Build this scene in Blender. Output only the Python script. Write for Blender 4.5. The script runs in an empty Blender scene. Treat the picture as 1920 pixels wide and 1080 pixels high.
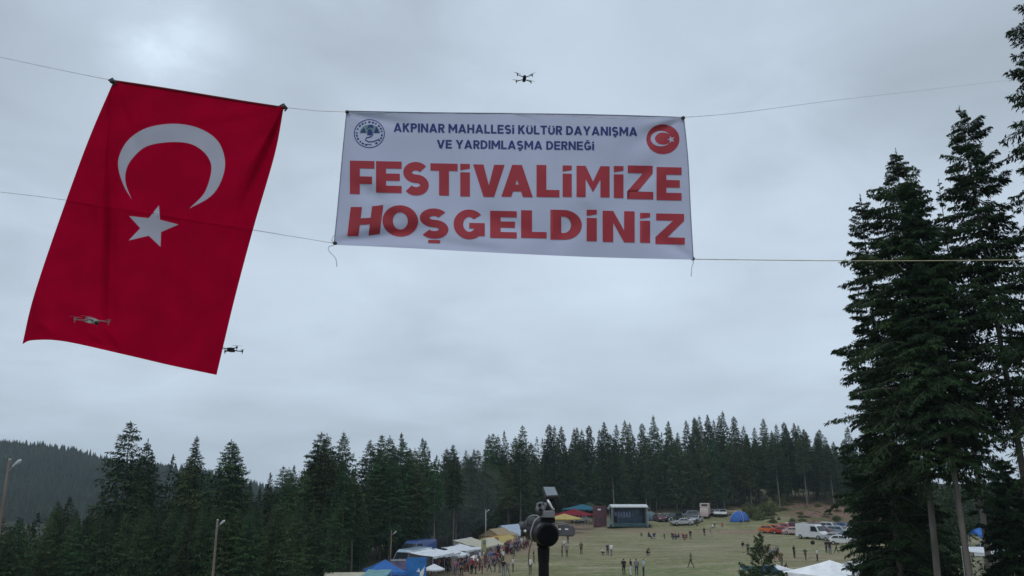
import bpy, bmesh, math, random
import numpy as np
from mathutils import Vector, Matrix
from mathutils.geometry import tessellate_polygon
random.seed(7)
C = bpy.context.scene.collection
R = math.radians
# ------------------------------------------------------------------ camera
F = 1480.0                                   # focal length in photo pixels (1920 wide)
PITCH = math.atan(365 / F)
CAM = Vector((0, 0, 10.0))
sc = bpy.context.scene
cd = bpy.data.cameras.new('camera'); co = bpy.data.objects.new('camera', cd); C.objects.link(co)
co.location = CAM; co.rotation_euler = (R(90) + PITCH, 0, 0)
cd.sensor_width = 36; cd.lens = 36 * F / 1920; cd.clip_end = 6000; cd.clip_start = .05
sc.camera = co
FW = Vector((0, math.cos(PITCH), math.sin(PITCH))); UP = Vector((0, -math.sin(PITCH), math.cos(PITCH)))
def P(px, py, Y):
    d = FW + Vector((1, 0, 0)) * ((px - 960) / F) + UP * ((540 - py) / F)
    return CAM + d * (Y / d.y)
def dirv(px, py):
    return (P(px, py, 10) - CAM).normalized()
# ------------------------------------------------------------------ world
w = bpy.data.worlds.new('World'); sc.world = w; w.use_nodes = True
nt = w.node_tree; nt.nodes.clear()
def N(t, typ, **k):
    n = t.nodes.new(typ)
    for a, b in k.items(): setattr(n, a, b)
    return n
L = nt.links.new
out = N(nt, 'ShaderNodeOutputWorld'); bg = N(nt, 'ShaderNodeBackground'); L(bg.outputs[0], out.inputs[0])
sky = N(nt, 'ShaderNodeTexSky', sky_type='NISHITA', sun_disc=False, sun_elevation=R(52), sun_rotation=R(200))
tc = N(nt, 'ShaderNodeTexCoord')
sep = N(nt, 'ShaderNodeSeparateXYZ'); L(tc.outputs['Generated'], sep.inputs[0])
def M(op, a, b=None, c=None):
    n = N(nt, 'ShaderNodeMath', operation=op)
    for i, v in enumerate((a, b, c)):
        if v is None: continue
        if isinstance(v, (int, float)): n.inputs[i].default_value = v
        else: L(v, n.inputs[i])
    return n.outputs[0]
zz = M('ADD', M('MAXIMUM', sep.outputs[2], 0.0), .22)
cx = M('DIVIDE', sep.outputs[0], zz); cy = M('DIVIDE', sep.outputs[1], zz)
comb = N(nt, 'ShaderNodeCombineXYZ'); L(cx, comb.inputs[0]); L(cy, comb.inputs[1])
def noise(scale, det, vec, rough=.5, dist=0.):
    n = N(nt, 'ShaderNodeTexNoise'); n.inputs['Scale'].default_value = scale; n.inputs['Detail'].default_value = det
    n.inputs['Roughness'].default_value = rough; n.inputs['Distortion'].default_value = dist; L(vec, n.inputs['Vector']); return n.outputs[0]
n1 = noise(1.3, 4, comb.outputs[0], .45, .3); n2 = noise(3.0, 6, comb.outputs[0], .55, .6)
n3 = noise(8.0, 6, comb.outputs[0], .6, .5)
v = M('ADD', M('MULTIPLY', M('SUBTRACT', n1, .5), .62), M('MULTIPLY', M('SUBTRACT', n2, .5), .40))
# brighter thin places and darker bellies in the cloud sheet (direction, half-width, amount)
for (px, py, wd, am) in ((275, 90, .040, .26), (345, 75, .045, .24), (310, 90, .11, .16), (720, 500, .05, .07), (1480, 330, .30, .12), (1150, 470, .12, .06), (1050, 640, .10, -.05), (760, 100, .12, -.07), (1750, 120, .16, -.06), (1000, 560, .32, .09), (330, 700, .30, .06),
                         (780, 690, .10, -.05), (60, 20, .22, -.10), (620, 40, .20, -.10), (1800, 0, .28, -.10), (1250, 60, .2, -.04), (600, 620, .07, .05)):
    d = dirv(px, py)
    dp = N(nt, 'ShaderNodeVectorMath', operation='DISTANCE'); nv = N(nt, 'ShaderNodeVectorMath', operation='NORMALIZE')
    L(tc.outputs['Generated'], nv.inputs[0]); L(nv.outputs[0], dp.inputs[0]); dp.inputs[1].default_value = d
    dd = M('ADD', dp.outputs['Value'], M('MULTIPLY', M('SUBTRACT', n2, .5), wd * 1.8 + .03)); dd = M('ADD', dd, M('MULTIPLY', M('SUBTRACT', n3, .5), .07))
    mr = N(nt, 'ShaderNodeMapRange', interpolation_type='SMOOTHSTEP'); L(dd, mr.inputs[0])
    mr.inputs[1].default_value = 0; mr.inputs[2].default_value = wd * 1.7; mr.inputs[3].default_value = am; mr.inputs[4].default_value = 0
    v = M('ADD', v, mr.outputs[0])
v = M('ADD', v, 1.0)
# towards the horizon the sheet thickens a little
hz = N(nt, 'ShaderNodeMapRange'); L(sep.outputs[2], hz.inputs[0]); hz.inputs[1].default_value = 0; hz.inputs[2].default_value = .25
hz.inputs[3].default_value = .93; hz.inputs[4].default_value = 1.0
v = M('MULTIPLY', v, hz.outputs[0])
cm = N(nt, 'ShaderNodeVectorMath', operation='SCALE'); cm.inputs[0].default_value = (.54, .638, .748); L(v, cm.inputs['Scale'])
ss = N(nt, 'ShaderNodeVectorMath', operation='SCALE'); L(sky.outputs[0], ss.inputs[0]); ss.inputs['Scale'].default_value = .08
mx = N(nt, 'ShaderNodeMix', data_type='RGBA'); mx.inputs[0].default_value = .95
L(ss.outputs[0], mx.inputs[6]); L(cm.outputs[0], mx.inputs[7]); L(mx.outputs[2], bg.inputs[0]); bg.inputs[1].default_value = 1.0
# ------------------------------------------------------------------ sun
sd = bpy.data.lights.new('sun', 'SUN'); sd.energy = .8; sd.angle = R(25); sd.color = (1, .96, .9)
so = bpy.data.objects.new('sun', sd); C.objects.link(so); so.rotation_euler = (R(38), 0, R(-20))
sc.view_settings.view_transform = 'Standard'; sc.view_settings.look = 'None'
sc.view_settings.exposure = 0; sc.view_settings.gamma = 1; sc.view_settings.use_curve_mapping = False
sc.cycles.volume_bounces = 1; sc.cycles.max_bounces = 6; sc.cycles.transparent_max_bounces = 12

# ------------------------------------------------------------------ helpers
def tag(o, label=None, cat=None, group=None, kind=None):
    if label: o['label'] = label
    if cat: o['category'] = cat
    if group: o['group'] = group
    if kind: o['kind'] = kind
    return o
def empty(name, loc, rz=0, label=None, cat=None, group=None):
    o = bpy.data.objects.new(name, None); C.objects.link(o); o.location = loc; o.rotation_euler = (0, 0, rz)
    o.empty_display_size = .2
    return tag(o, label, cat, group)
def link(name, me, parent=None, mats=None):
    o = bpy.data.objects.new(name, me); C.objects.link(o)
    if parent: o.parent = parent
    if mats:
        for i, m in enumerate(mats):
            o.material_slots[i].link = 'OBJECT'; o.material_slots[i].material = m
    return o
class MB:
    def __init__(s): s.v = []; s.f = []; s.m = []; s.mi = 0
    def add(s, vs, fs):
        b = len(s.v); s.v += [tuple(p) for p in vs]
        for f in fs: s.f.append(tuple(b + i for i in f)); s.m.append(s.mi)
        return s
    def box(s, c, d, rz=0, mat=None):
        Mx = Matrix.Translation(c) @ (mat if mat is not None else Matrix.Rotation(rz, 4, 'Z'))
        vs = [Mx @ Vector((x * d[0] / 2, y * d[1] / 2, z * d[2] / 2)) for x in (-1, 1) for y in (-1, 1) for z in (-1, 1)]
        return s.add(vs, [(0, 1, 3, 2), (4, 6, 7, 5), (0, 4, 5, 1), (2, 3, 7, 6), (0, 2, 6, 4), (1, 5, 7, 3)])
    def cyl(s, a, b, r0, r1=None, n=10, caps=True):
        a = Vector(a); b = Vector(b); r1 = r0 if r1 is None else r1
        z = (b - a).normalized(); x = z.orthogonal().normalized(); y = z.cross(x)
        vs = []
        for c, r in ((a, r0), (b, r1)):
            for i in range(n):
                t = 2 * math.pi * i / n; vs.append(c + x * (r * math.cos(t)) + y * (r * math.sin(t)))
        fs = [(i, (i + 1) % n, n + (i + 1) % n, n + i) for i in range(n)]
        if caps: fs += [tuple(range(n))[::-1], tuple(range(n, 2 * n))]
        return s.add(vs, fs)
    def tube(s, pts, r, n=6):
        pts = [Vector(p) for p in pts]; rs = r if isinstance(r, (list, tuple)) else [r] * len(pts)
        vs = []; x = None
        for i, p in enumerate(pts):
            z = (pts[min(i + 1, len(pts) - 1)] - pts[max(i - 1, 0)]).normalized()
            x = z.orthogonal().normalized() if x is None else (x - z * x.dot(z)).normalized()
            y = z.cross(x)
            for k in range(n):
                t = 2 * math.pi * k / n; vs.append(p + x * (rs[i] * math.cos(t)) + y * (rs[i] * math.sin(t)))
        fs = [(i * n + k, i * n + (k + 1) % n, (i + 1) * n + (k + 1) % n, (i + 1) * n + k) for i in range(len(pts) - 1) for k in range(n)]
        fs += [tuple(range(n))[::-1], tuple(range((len(pts) - 1) * n, len(pts) * n))]
        return s.add(vs, fs)
    def ell(s, c, r, nu=10, nv=7, z0=-1, rot=None):
        vs = []; fs = []
        for j in range(nv + 1):
            ph = math.asin(z0) + (math.pi / 2 - math.asin(z0)) * j / nv
            for i in range(nu):
                t = 2 * math.pi * i / nu
                p = Vector((r[0] * math.cos(ph) * math.cos(t), r[1] * math.cos(ph) * math.sin(t), r[2] * math.sin(ph)))
                if rot is not None: p = rot @ p
                vs.append(Vector(c) + p)
        for j in range(nv):
            for i in range(nu): fs.append((j * nu + i, j * nu + (i + 1) % nu, (j + 1) * nu + (i + 1) % nu, (j + 1) * nu + i))
        return s.add(vs, fs)
    def prism(s, prof, x0, x1, k=None):            # profile in (y,z), extruded along x; k scales the half width per point
        n = len(prof); k = k or [1] * n
        xm = (x0 + x1) / 2; hw = (x1 - x0) / 2
        vs = [(xm - hw * k[i], p[0], p[1]) for i, p in enumerate(prof)] + [(xm + hw * k[i], p[0], p[1]) for i, p in enumerate(prof)]
        fs = [(i, (i + 1) % n, n + (i + 1) % n, n + i) for i in range(n)] + [tuple(range(n))[::-1], tuple(range(n, 2 * n))]
        return s.add(vs, fs)
    def mesh(s, name, mats, smooth=False, bevel=0):
        me = bpy.data.meshes.new(name); me.from_pydata(s.v, [], s.f)
        for m in (mats if isinstance(mats, (list, tuple)) else [mats]): me.materials.append(m)
        if any(s.m): me.polygons.foreach_set('material_index', s.m)
        bm = bmesh.new(); bm.from_mesh(me); bmesh.ops.recalc_face_normals(bm, faces=bm.faces)
        if bevel: bmesh.ops.bevel(bm, geom=bm.edges[:], offset=bevel, segments=1, affect='EDGES', clamp_overlap=True)
        bm.to_mesh(me); bm.free()
        if smooth: me.polygons.foreach_set('use_smooth', [True] * len(me.polygons))
        me.update(); return me
    def build(s, name, mats, parent=None, smooth=False, bevel=0):
        return link(name, s.mesh(name, mats, smooth, bevel), parent)
def S(t): t = max(0., min(1., t)); return t * t * (3 - 2 * t)
_mats = {}
def mat(name, col, rough=.8, var=.15, scale=6., bump=0., metal=0., col2=None, objvar=0., spec=.3, transl=0., coat=0., stretch=None):
    if name in _mats: return _mats[name]
    m = bpy.data.materials.new(name); m.use_nodes = True; t = m.node_tree; b = t.nodes['Principled BSDF']; l = t.links.new
    tcn = N(t, 'ShaderNodeTexCoord'); nz = N(t, 'ShaderNodeTexNoise'); nz.inputs['Scale'].default_value = scale; nz.inputs['Detail'].default_value = 5
    src = tcn.outputs['Object']
    if stretch:
        mp = N(t, 'ShaderNodeMapping'); mp.inputs['Scale'].default_value = stretch; l(src, mp.inputs[0]); src = mp.outputs[0]
    l(src, nz.inputs['Vector'])
    mx = N(t, 'ShaderNodeMix', data_type='RGBA')
    c2 = col2 or tuple(max(0, c * (1 - 2 * var)) for c in col); c1 = col if col2 else tuple(min(1, c * (1 + var)) for c in col)
    mx.inputs[6].default_value = (*c1, 1); mx.inputs[7].default_value = (*c2, 1)
    mr = N(t, 'ShaderNodeMapRange'); mr.inputs[1].default_value = .35; mr.inputs[2].default_value = .7; l(nz.outputs[0], mr.inputs[0]); l(mr.outputs[0], mx.inputs[0])
    colout = mx.outputs[2]
    if objvar:
        oi = N(t, 'ShaderNodeObjectInfo'); hs = N(t, 'ShaderNodeHueSaturation')
        a = N(t, 'ShaderNodeMapRange'); a.inputs[3].default_value = 1 - objvar; a.inputs[4].default_value = 1 + objvar; l(oi.outputs['Random'], a.inputs[0])
        a2 = N(t, 'ShaderNodeMapRange'); a2.inputs[3].default_value = .5 - objvar * .10; a2.inputs[4].default_value = .5 + objvar * .10
        fr = N(t, 'ShaderNodeMath', operation='FRACT'); ml = N(t, 'ShaderNodeMath', operation='MULTIPLY'); ml.inputs[1].default_value = 7.3
        l(oi.outputs['Random'], ml.inputs[0]); l(ml.outputs[0], fr.inputs[0]); l(fr.outputs[0], a2.inputs[0])
        l(a.outputs[0], hs.inputs['Value']); l(a2.outputs[0], hs.inputs['Hue']); l(colout, hs.inputs['Color']); colout = hs.outputs[0]
    l(colout, b.inputs['Base Color'])
    b.inputs['Roughness'].default_value = rough; b.inputs['Metallic'].default_value = metal
    b.inputs['Specular IOR Level'].default_value = spec; b.inputs['Coat Weight'].default_value = coat
    if bump:
        bp = N(t, 'ShaderNodeBump'); bp.inputs['Strength'].default_value = bump; bp.inputs['Distance'].default_value = .02
        n2 = N(t, 'ShaderNodeTexNoise'); n2.inputs['Scale'].default_value = scale * 6; l(tcn.outputs['Object'], n2.inputs['Vector'])
        l(n2.outputs[0], bp.inputs['Height']); l(bp.outputs[0], b.inputs['Normal'])
    if transl:
        tr = N(t, 'ShaderNodeBsdfTranslucent'); l(colout, tr.inputs[0]); ms = N(t, 'ShaderNodeMixShader'); ms.inputs[0].default_value = transl
        o = t.nodes['Material Output']; l(b.outputs[0], ms.inputs[1]); l(tr.outputs[0], ms.inputs[2]); l(ms.outputs[0], o.inputs[0])
    _mats[name] = m; return m
needle = mat('spruce_needles', (.052, .086, .034), .85, scale=.5, col2=(.018, .036, .020), objvar=.45, spec=.15)
needle_far = mat('hill_spruce_needles', (.045, .06, .04), .9, scale=.02, col2=(.022, .034, .026), spec=.1)
bark = mat('spruce_bark', (.15, .135, .125), .95, scale=3, col2=(.055, .05, .047), bump=.6, stretch=(1, 1, .2))
metal = mat('galvanised_metal', (.45, .46, .47), .45, metal=.6)
blackp = mat('black_plastic', (.005, .005, .007), .5, spec=.2)
darkp2 = mat('matt_black_rubber', (.004, .004, .006), .8, spec=.1)
darkp = mat('dark_grey_plastic', (.05, .05, .055), .5)
greyp = mat('grey_plastic', (.16, .16, .18), .5)
woodp = mat('weathered_wood', (.20, .16, .13), .9, scale=4, col2=(.09, .07, .06), stretch=(1, 1, .1))
def cloth(name, col, tr=.25): return mat('cloth_' + name, col, .85, var=.07, scale=2, transl=tr, spec=.1)
def paint(name, col): return mat('paint_' + name, col, .3, var=.05, scale=2, coat=.4, spec=.5)
glass = mat('vehicle_glass', (.02, .025, .03), .08, spec=.6)
rubber = mat('tyre_rubber', (.02, .02, .02), .9)
lampg = mat('lamp_lens', (.7, .7, .68), .2)
redl = mat('tail_lamp_red', (.35, .01, .01), .3)

# ------------------------------------------------------------------ terrain
_lp = [(-800, 46), (-620, 42), (-548, 40), (-500, 37), (-465, 31), (-430, 21), (-385, 18), (-330, 10), (-290, 6), (-240, 2), (-100, -2), (900, -2)]
def ridge(x):
    for (a, za), (b, zb) in zip(_lp, _lp[1:]):
        if x <= b: return za + (zb - za) * max(0, (x - a)) / (b - a)
    return -2
def line_x(y): return float(np.interp(y, (85, 110, 130, 150, 195), (-18.5, -15.5, -9, -3.5, 6)))
def gz(x, y):
    z = 8.3 * (1 - S((y - 6) / 56))
    z += 6 * S((y - 185) / 70) * S((x + 30) / 40) + 1.2 * S((y - 178) / 10) * S((x - 15) / 20)
    z += 2.4 * S((x - 48) / 26) * S((y - 168 - 6 * math.sin(x * .11)) / 28)
    z -= 9 * S((line_x(y) - 8 - x) / 40) * S((y - 15) / 50)
    z -= 16 * S((y - 290) / 160)
    z += (ridge(x) + 10 + 17 * S((-200 - x) / 150)) * math.exp(-((y - 860) / 240) ** 2) + 6 * S((y - 1300) / 600)
    z += .22 * math.sin(x * .07 + 1.3) * math.sin(y * .05) + .10 * math.sin(x * .31 + y * .17)
    return z
def G(px, py):
    d = P(px, py, 1) - CAM; t = 60.
    while t < 400:
        p = CAM + d * t
        if p.z <= gz(p.x, p.y): break
        t += .5
    return Vector((p.x, p.y, gz(p.x, p.y)))
def on(x, y): return Vector((x, y, gz(x, y)))
def axis(segs):
    o = []
    for a, b, n in segs: o += list(np.linspace(a, b, n, endpoint=False))
    return o + [segs[-1][1]]
xs = axis([(-3000, -800, 8), (-800, -200, 50), (-200, -50, 50), (-50, 90, 120), (90, 220, 40), (220, 3000, 14)])
ys = axis([(-600, -20, 8), (-20, 80, 45), (80, 215, 150), (215, 300, 30), (300, 1150, 70), (1150, 4500, 12)])
vs = [(x, y, gz(x, y)) for y in ys for x in xs]; nx = len(xs)
fs = [(j * nx + i, j * nx + i + 1, (j + 1) * nx + i + 1, (j + 1) * nx + i) for j in range(len(ys) - 1) for i in range(nx - 1)]
me = bpy.data.meshes.new('ground'); me.from_pydata(vs, [], fs); me.polygons.foreach_set('use_smooth', [True] * len(fs))
g = link('ground', me); g['kind'] = 'structure'
at = me.attributes.new('soil', 'FLOAT_COLOR', 'POINT')     # r: forest floor, g: bare earth bank, b: trodden path
cols = []
for x, y, z in vs:
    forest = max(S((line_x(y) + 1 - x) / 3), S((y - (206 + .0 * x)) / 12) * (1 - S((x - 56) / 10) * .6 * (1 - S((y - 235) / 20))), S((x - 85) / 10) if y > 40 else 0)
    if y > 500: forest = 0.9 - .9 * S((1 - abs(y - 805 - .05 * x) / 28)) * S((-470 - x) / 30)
    bank = S((x - 58) / 10) * S((y - 166) / 8) * (1 - S((y - 212) / 14))
    path = max(0, S(1 - abs(x - line_x(y) - 10) / 9)) * S((y - 80) / 8) * (1 - S((y - 200) / 10))
    path = max(path, S(1 - abs(y - 176 + .12 * (x - 30)) / 7) * S((x - 18) / 10) * 1.3, S(1 - abs(y - 112 - .25 * (x - 38)) / 9) * S((x - 32) / 8) * .45)
    cols += [forest, bank, path, 1]
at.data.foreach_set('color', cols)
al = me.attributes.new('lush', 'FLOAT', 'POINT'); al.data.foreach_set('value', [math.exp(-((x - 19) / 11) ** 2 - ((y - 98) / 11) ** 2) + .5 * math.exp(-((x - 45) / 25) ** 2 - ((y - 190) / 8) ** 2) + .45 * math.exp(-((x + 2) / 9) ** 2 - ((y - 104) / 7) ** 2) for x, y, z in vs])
m = bpy.data.materials.new('meadow'); m.use_nodes = True; me.materials.append(m)
t = m.node_tree; l = t.links.new; b = t.nodes['Principled BSDF']; b.inputs['Roughness'].default_value = .95; b.inputs['Specular IOR Level'].default_value = .1
tcn = N(t, 'ShaderNodeTexCoord'); an = N(t, 'ShaderNodeAttribute', attribute_name='soil'); sp = N(t, 'ShaderNodeSeparateColor'); l(an.outputs['Color'], sp.inputs[0])
def gn(scale, det=4, st=(1, 1, 1), lo=.35, hi=.65):
    mp = N(t, 'ShaderNodeMapping'); mp.inputs['Scale'].default_value = st; l(tcn.outputs['Object'], mp.inputs[0])
    n = N(t, 'ShaderNodeTexNoise'); n.inputs['Scale'].default_value = scale; n.inputs['Detail'].default_value = det; l(mp.outputs[0], n.inputs['Vector'])
    r = N(t, 'ShaderNodeMapRange'); r.inputs[1].default_value = lo; r.inputs[2].default_value = hi; l(n.outputs[0], r.inputs[0]); return r.outputs[0]
def gm(f, a, b_):
    n = N(t, 'ShaderNodeMix', data_type='RGBA')
    if isinstance(f, float): n.inputs[0].default_value = f
    else: l(f, n.inputs[0])
    for i, c in ((6, a), (7, b_)):
        if isinstance(c, tuple): n.inputs[i].default_value = (*c, 1)
        else: l(c, n.inputs[i])
    return n.outputs[2]
def gmul(a, b_):
    n = N(t, 'ShaderNodeMath', operation='MULTIPLY'); n.use_clamp = True
    for i, c in ((0, a), (1, b_)):
        if isinstance(c, float): n.inputs[i].default_value = c
        else: l(c, n.inputs[i])
    return n.outputs[0]
col = gm(gn(.05, 5, (1, 1.6, 1)), (.255, .228, .128), (.175, .175, .082))
ln = N(t, 'ShaderNodeAttribute', attribute_name='lush')
col = gm(gmul(ln.outputs['Fac'], gn(.25, 6, (1, 1, 1), .2, .55)), col, (.125, .175, .06))
col = gm(gmul(gn(.16, 6, (.5, 2.0, 1), .48, .64), .8), col, (.37, .335, .235))
col = gm(gmul(gn(.24, 6, (.45, 1.6, 1), .5, .64), .75), col, (.14, .12, .075))
col = gm(gmul(gn(.9, 8, (1, 1, 1), .45, .62), .5), col, (.34, .30, .20))
col = gm(gmul(gn(2.2, 8, (1, 1, 1), .42, .62), .6), col, (.15, .16, .08))
col = gm(gmul(sp.outputs[2], gn(.35, 6, (1, 1, 1), .25, .6)), col, gm(gn(1.2, 6), (.31, .225, .175), (.20, .14, .105)))
bank = gm(gn(.22, 6, (1, 1, 1), .5, .64), (.22, .135, .105), (.115, .125, .055)); bank = gm(gn(1.1, 6, (1, 1, 1), .5, .6), bank, (.09, .07, .05))
col = gm(sp.outputs[1], col, bank)
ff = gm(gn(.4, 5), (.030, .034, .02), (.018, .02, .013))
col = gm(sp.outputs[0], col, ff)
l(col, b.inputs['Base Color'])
bp = N(t, 'ShaderNodeBump'); bp.inputs['Strength'].default_value = .5; bp.inputs['Distance'].default_value = .12
l(gn(3.0, 8, (1, 1, 1), 0, 1), bp.inputs['Height']); l(bp.outputs[0], b.inputs['Normal'])

# ------------------------------------------------------------------ air
hb = MB(); hb.box((0, 1190, 40), (2600, 2500, 150))
hm = bpy.data.materials.new('haze_air'); hm.use_nodes = True; ht = hm.node_tree; ht.nodes.remove(ht.nodes['Principled BSDF'])
pv = N(ht, 'ShaderNodeVolumePrincipled'); pv.inputs['Color'].default_value = (.74, .88, 1, 1); pv.inputs['Density'].default_value = .00017
ht.links.new(pv.outputs[0], ht.nodes['Material Output'].inputs['Volume'])
hz_ = hb.build('haze', hm); tag(hz_, 'thin grey mountain haze over the whole meadow', 'haze', kind='stuff')

# ------------------------------------------------------------------ spruces
def mesh_np(name, V, quads, matr):
    me = bpy.data.meshes.new(name); me.vertices.add(len(V)); me.vertices.foreach_set('co', V.astype(np.float32).ravel())
    n = len(quads); me.loops.add(n * 4); me.loops.foreach_set('vertex_index', quads.astype(np.int32).ravel())
    me.polygons.add(n); me.polygons.foreach_set('loop_start', np.arange(0, n * 4, 4, dtype=np.int32))
    me.materials.append(matr); me.update(calc_edges=True); return me
needle_dark = mat('near_spruce_needles', (.030, .058, .022), .85, scale=.6, col2=(.009, .019, .011), objvar=.2, spec=.12)
def spruce(seed, H=22, Rad=3.6, clear=.25, nb=120, ntw=12, nlf=3, leaf=.55, lw=.2, prof=1.0, droop=.35, gap=.0, up=.25, matr=None, tip=1.0, lean=0., hang=.45):
    rg = np.random.default_rng(seed); V = []
    wood = []
    z0 = H * clear
    hs = z0 + (H * .985 - z0) * (1 - (1 - rg.random(nb) ** 1.0) ** 1.0)
    hs = np.sort(np.linspace(0, 1, nb) ** .9 * (H * .985 - z0) + z0 + rg.normal(0, H * .008, nb))
    az = np.cumsum(rg.normal(2.4, .5, nb))
    lump = rg.random(64)
    for i in range(nb):
        h = min(hs[i], H * .99); u = max(0.0, (h - z0) / (H - z0))
        r = Rad * ((1 - u) ** prof * .985 + .015) * (.55 + .55 * rg.random() ** .7)
        if u < .18: r *= .55 + 2.5 * u
        a = az[i]; sector = lump[int((a % 6.283) / 6.283 * 8) + 8 * int(u * 7.99)]
        r *= .72 + .5 * sector
        if rg.random() < gap: continue
        d = np.array([math.cos(a), math.sin(a), 0]); side = np.array([-d[1], d[0], 0])
        rise = up * (.35 + 1.1 * u) * r * (rg.uniform(.6, 1.3) if hang < .5 else rg.uniform(-.3, 2.4)); dr = droop * (1.15 - u) * r * rg.uniform(.6, 1.4)
        def bpnt(t): return d * (r * t)[..., None] + np.array([0, 0, 1.]) * (rise * t - dr * t ** 2 * 1.4 + .25 * dr * t ** 4)[..., None]
        n = max(4, int(ntw * (.35 + .65 * r / Rad)))
        t = .12 + .88 * (np.arange(n) + rg.random(n)) / n
        sgn = np.where(np.arange(n) % 2 == 0, 1., -1.)
        base = bpnt(t) + np.array([lean * h * .0, 0, h])
        tl = r * .42 * (1.05 - t) ** .7 * rg.uniform(.6, 1.2, n) + leaf * .35 * min(1, r / Rad * 2.5)
        tdir = side[None] * sgn[:, None] + d[None] * rg.uniform(.5, 1.1, n)[:, None] + np.array([0, 0, 1.])[None] * rg.uniform(-.55, .05, n)[:, None]
        tdir /= np.linalg.norm(tdir, axis=1)[:, None]
        s = (np.arange(nlf)[None] + rg.random((n, nlf))) / nlf
        o = base[:, None] + tdir[:, None] * (tl[:, None] * s)[..., None] + rg.normal(0, .05 * leaf, (n, nlf, 3))
        ld = tdir[:, None] * .8 + rg.normal(0, .45, (n, nlf, 3)) + np.array([0, 0, -hang])
        ld /= np.linalg.norm(ld, axis=2)[..., None]
        wd = np.cross(ld, rg.normal(0, 1, (n, nlf, 3)) * .6 + np.array([0, 0, 1.])); wd /= (np.linalg.norm(wd, axis=2)[..., None] + 1e-6)
        ll = leaf * rg.uniform(.6, 1.25, (n, nlf))[..., None] * (.30 + .70 * min(1, r / Rad * 2.2)); ww = lw * ll / leaf
        q = np.stack([o, o + ld * ll * .45 + wd * ww * .5, o + ld * ll, o + ld * ll * .45 - wd * ww * .5], axis=2)
        V.append(q.reshape(-1, 3))
        tt = np.linspace(0, 1, 4); wood.append((bpnt(tt) + np.array([0, 0, h]), .012 * r + .008))
    # leader
    k = 40; zt = H * (.92 + .08 * rg.random(k) ** .8); a = rg.random(k) * 6.28; rr = tip * (H - zt) * .26 + .03
    o = np.stack([np.zeros(k), np.zeros(k), zt], 1); ld = np.stack([np.cos(a) * rr, np.sin(a) * rr, rr * .3 + .12], 1)
    wv = np.stack([-np.sin(a), np.cos(a), np.zeros(k)], 1) * lw * .35
    V.append(np.stack([o, o + ld * .5 + wv, o + ld, o + ld * .5 - wv], 1).reshape(-1, 3))
    V = np.concatenate(V); Q = np.arange(len(V)).reshape(-1, 4)
    crown = mesh_np('crown', V, Q, matr or needle)
    b = MB(); r0 = (H * .0062 + .01) if leaf < .5 else (H * .0065 + .02)
    b.tube([(0, 0, -1.0), (0, 0, 0), (0, 0, H * .3), (0, 0, H * .6), (0, 0, H * .86), (0, 0, H)], [r0 * 1.2, r0 * 1.05, r0 * .85, r0 * .55, r0 * .22, .01], 9)
    if leaf < .5:
        for pts, rr in wood: b.tube(pts, [rr, rr * .8, rr * .5, rr * .15], 3)
    return b.mesh('trunk', bark, smooth=True), crown, H
def plant(proto, loc, h, rs=1.0, rz=None, name='spruce_tree', **kw):
    tm, cm_, H = proto; e = empty(name, loc, random.random() * 6.28 if rz is None else rz, **kw); k = h / H
    e.scale = (k * rs, k * rs, k); e.rotation_euler.x = random.gauss(0, .014); e.rotation_euler.y = random.gauss(0, .014); link('trunk', tm, e); link('crown', cm_, e); return e
mids = [spruce(20 + i, 22, (4.2, 4.8, 3.7, 5.0, 4.0, 4.5, 3.6, 4.4)[i], (.12, .2, .3, .1, .25, .16, .34, .08)[i], (210, 225, 190, 235, 210, 220, 190, 230)[i], 15, 4, .55, .17,
               prof=(.8, .78, .75, .9, .8, .72, .78, .95)[i], droop=.3, up=.35, gap=.05) for i in range(8)]
fars = [spruce(60 + i, 22, (3.5, 3.9, 3.0, 4.1, 3.2, 3.7)[i], (.15, .1, .25, .18, .3, .12)[i], 190, 11, 3, .75, .26, prof=(.75, .8, .72, .82, .7, .75)[i], droop=.3, gap=.05) for i in range(6)]
tips = [(111, 938), (128, 931), (144, 956), (248, 790), (277, 823), (372, 818), (429, 824), (440, 834), (468, 902), (490, 913), (505, 902), (530, 874), (541, 876), (554, 872),
        (583, 866), (594, 859), (636, 851), (646, 855), (697, 825), (719, 815), (735, 831), (796, 821), (838, 840), (848, 833), (875, 844), (888, 842), (914, 814), (925, 812), (933, 815),
        (949, 807), (966, 818), (978, 797), (1029, 795), (1037, 798), (1051, 799), (1077, 803), (1082, 801), (1090, 805), (1104, 797), (1126, 805), (1133, 791), (1152, 795),
        (1169, 788), (1183, 792), (1204, 793), (1226, 778), (1250, 789), (1271, 810), (1289, 788), (1298, 782), (1305, 783), (1314, 779), (1328, 777), (1339, 787), (1346, 779),
        (1357, 770), (1376, 780), (1390, 798), (1400, 813), (1415, 801), (1433, 784), (1453, 795), (1469, 791), (1476, 806), (1488, 793), (1497, 797), (1511, 809), (1527, 819),
        (1534, 809), (1546, 819), (1561, 828), (1577, 840), (1595, 842), (1618, 850)]
DP = [(-300, 80), (100, 92), (250, 86), (440, 98), (560, 118), (650, 128), (800, 150), (950, 180), (1040, 212), (1200, 226), (1350, 240), (1650, 236), (1800, 150), (2100, 110)]
def dist(px):
    for (a, ya), (b, yb) in zip(DP, DP[1:]):
        if px <= b: return ya + (yb - ya) * max(0, px - a) / (b - a)
    return 110
LM = [(0, 'left edge of the picture'), (207, 'left bank of the hill'), (300, 'tall left spruce'), (407, 'near wooden lamp pole'), (510, 'gap showing the far ridge'), (735, 'lamp post by the blue tent'),
      (912, 'lamp post by the cream stalls'), (1017, 'video camera'), (1145, 'left end of the stage'), (1213, 'right end of the stage'), (1322, 'parked truck'), (1385, 'blue dome tent'), (1525, 'white van'), (1920, 'right foreground spruces')]
cnt = {}
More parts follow.
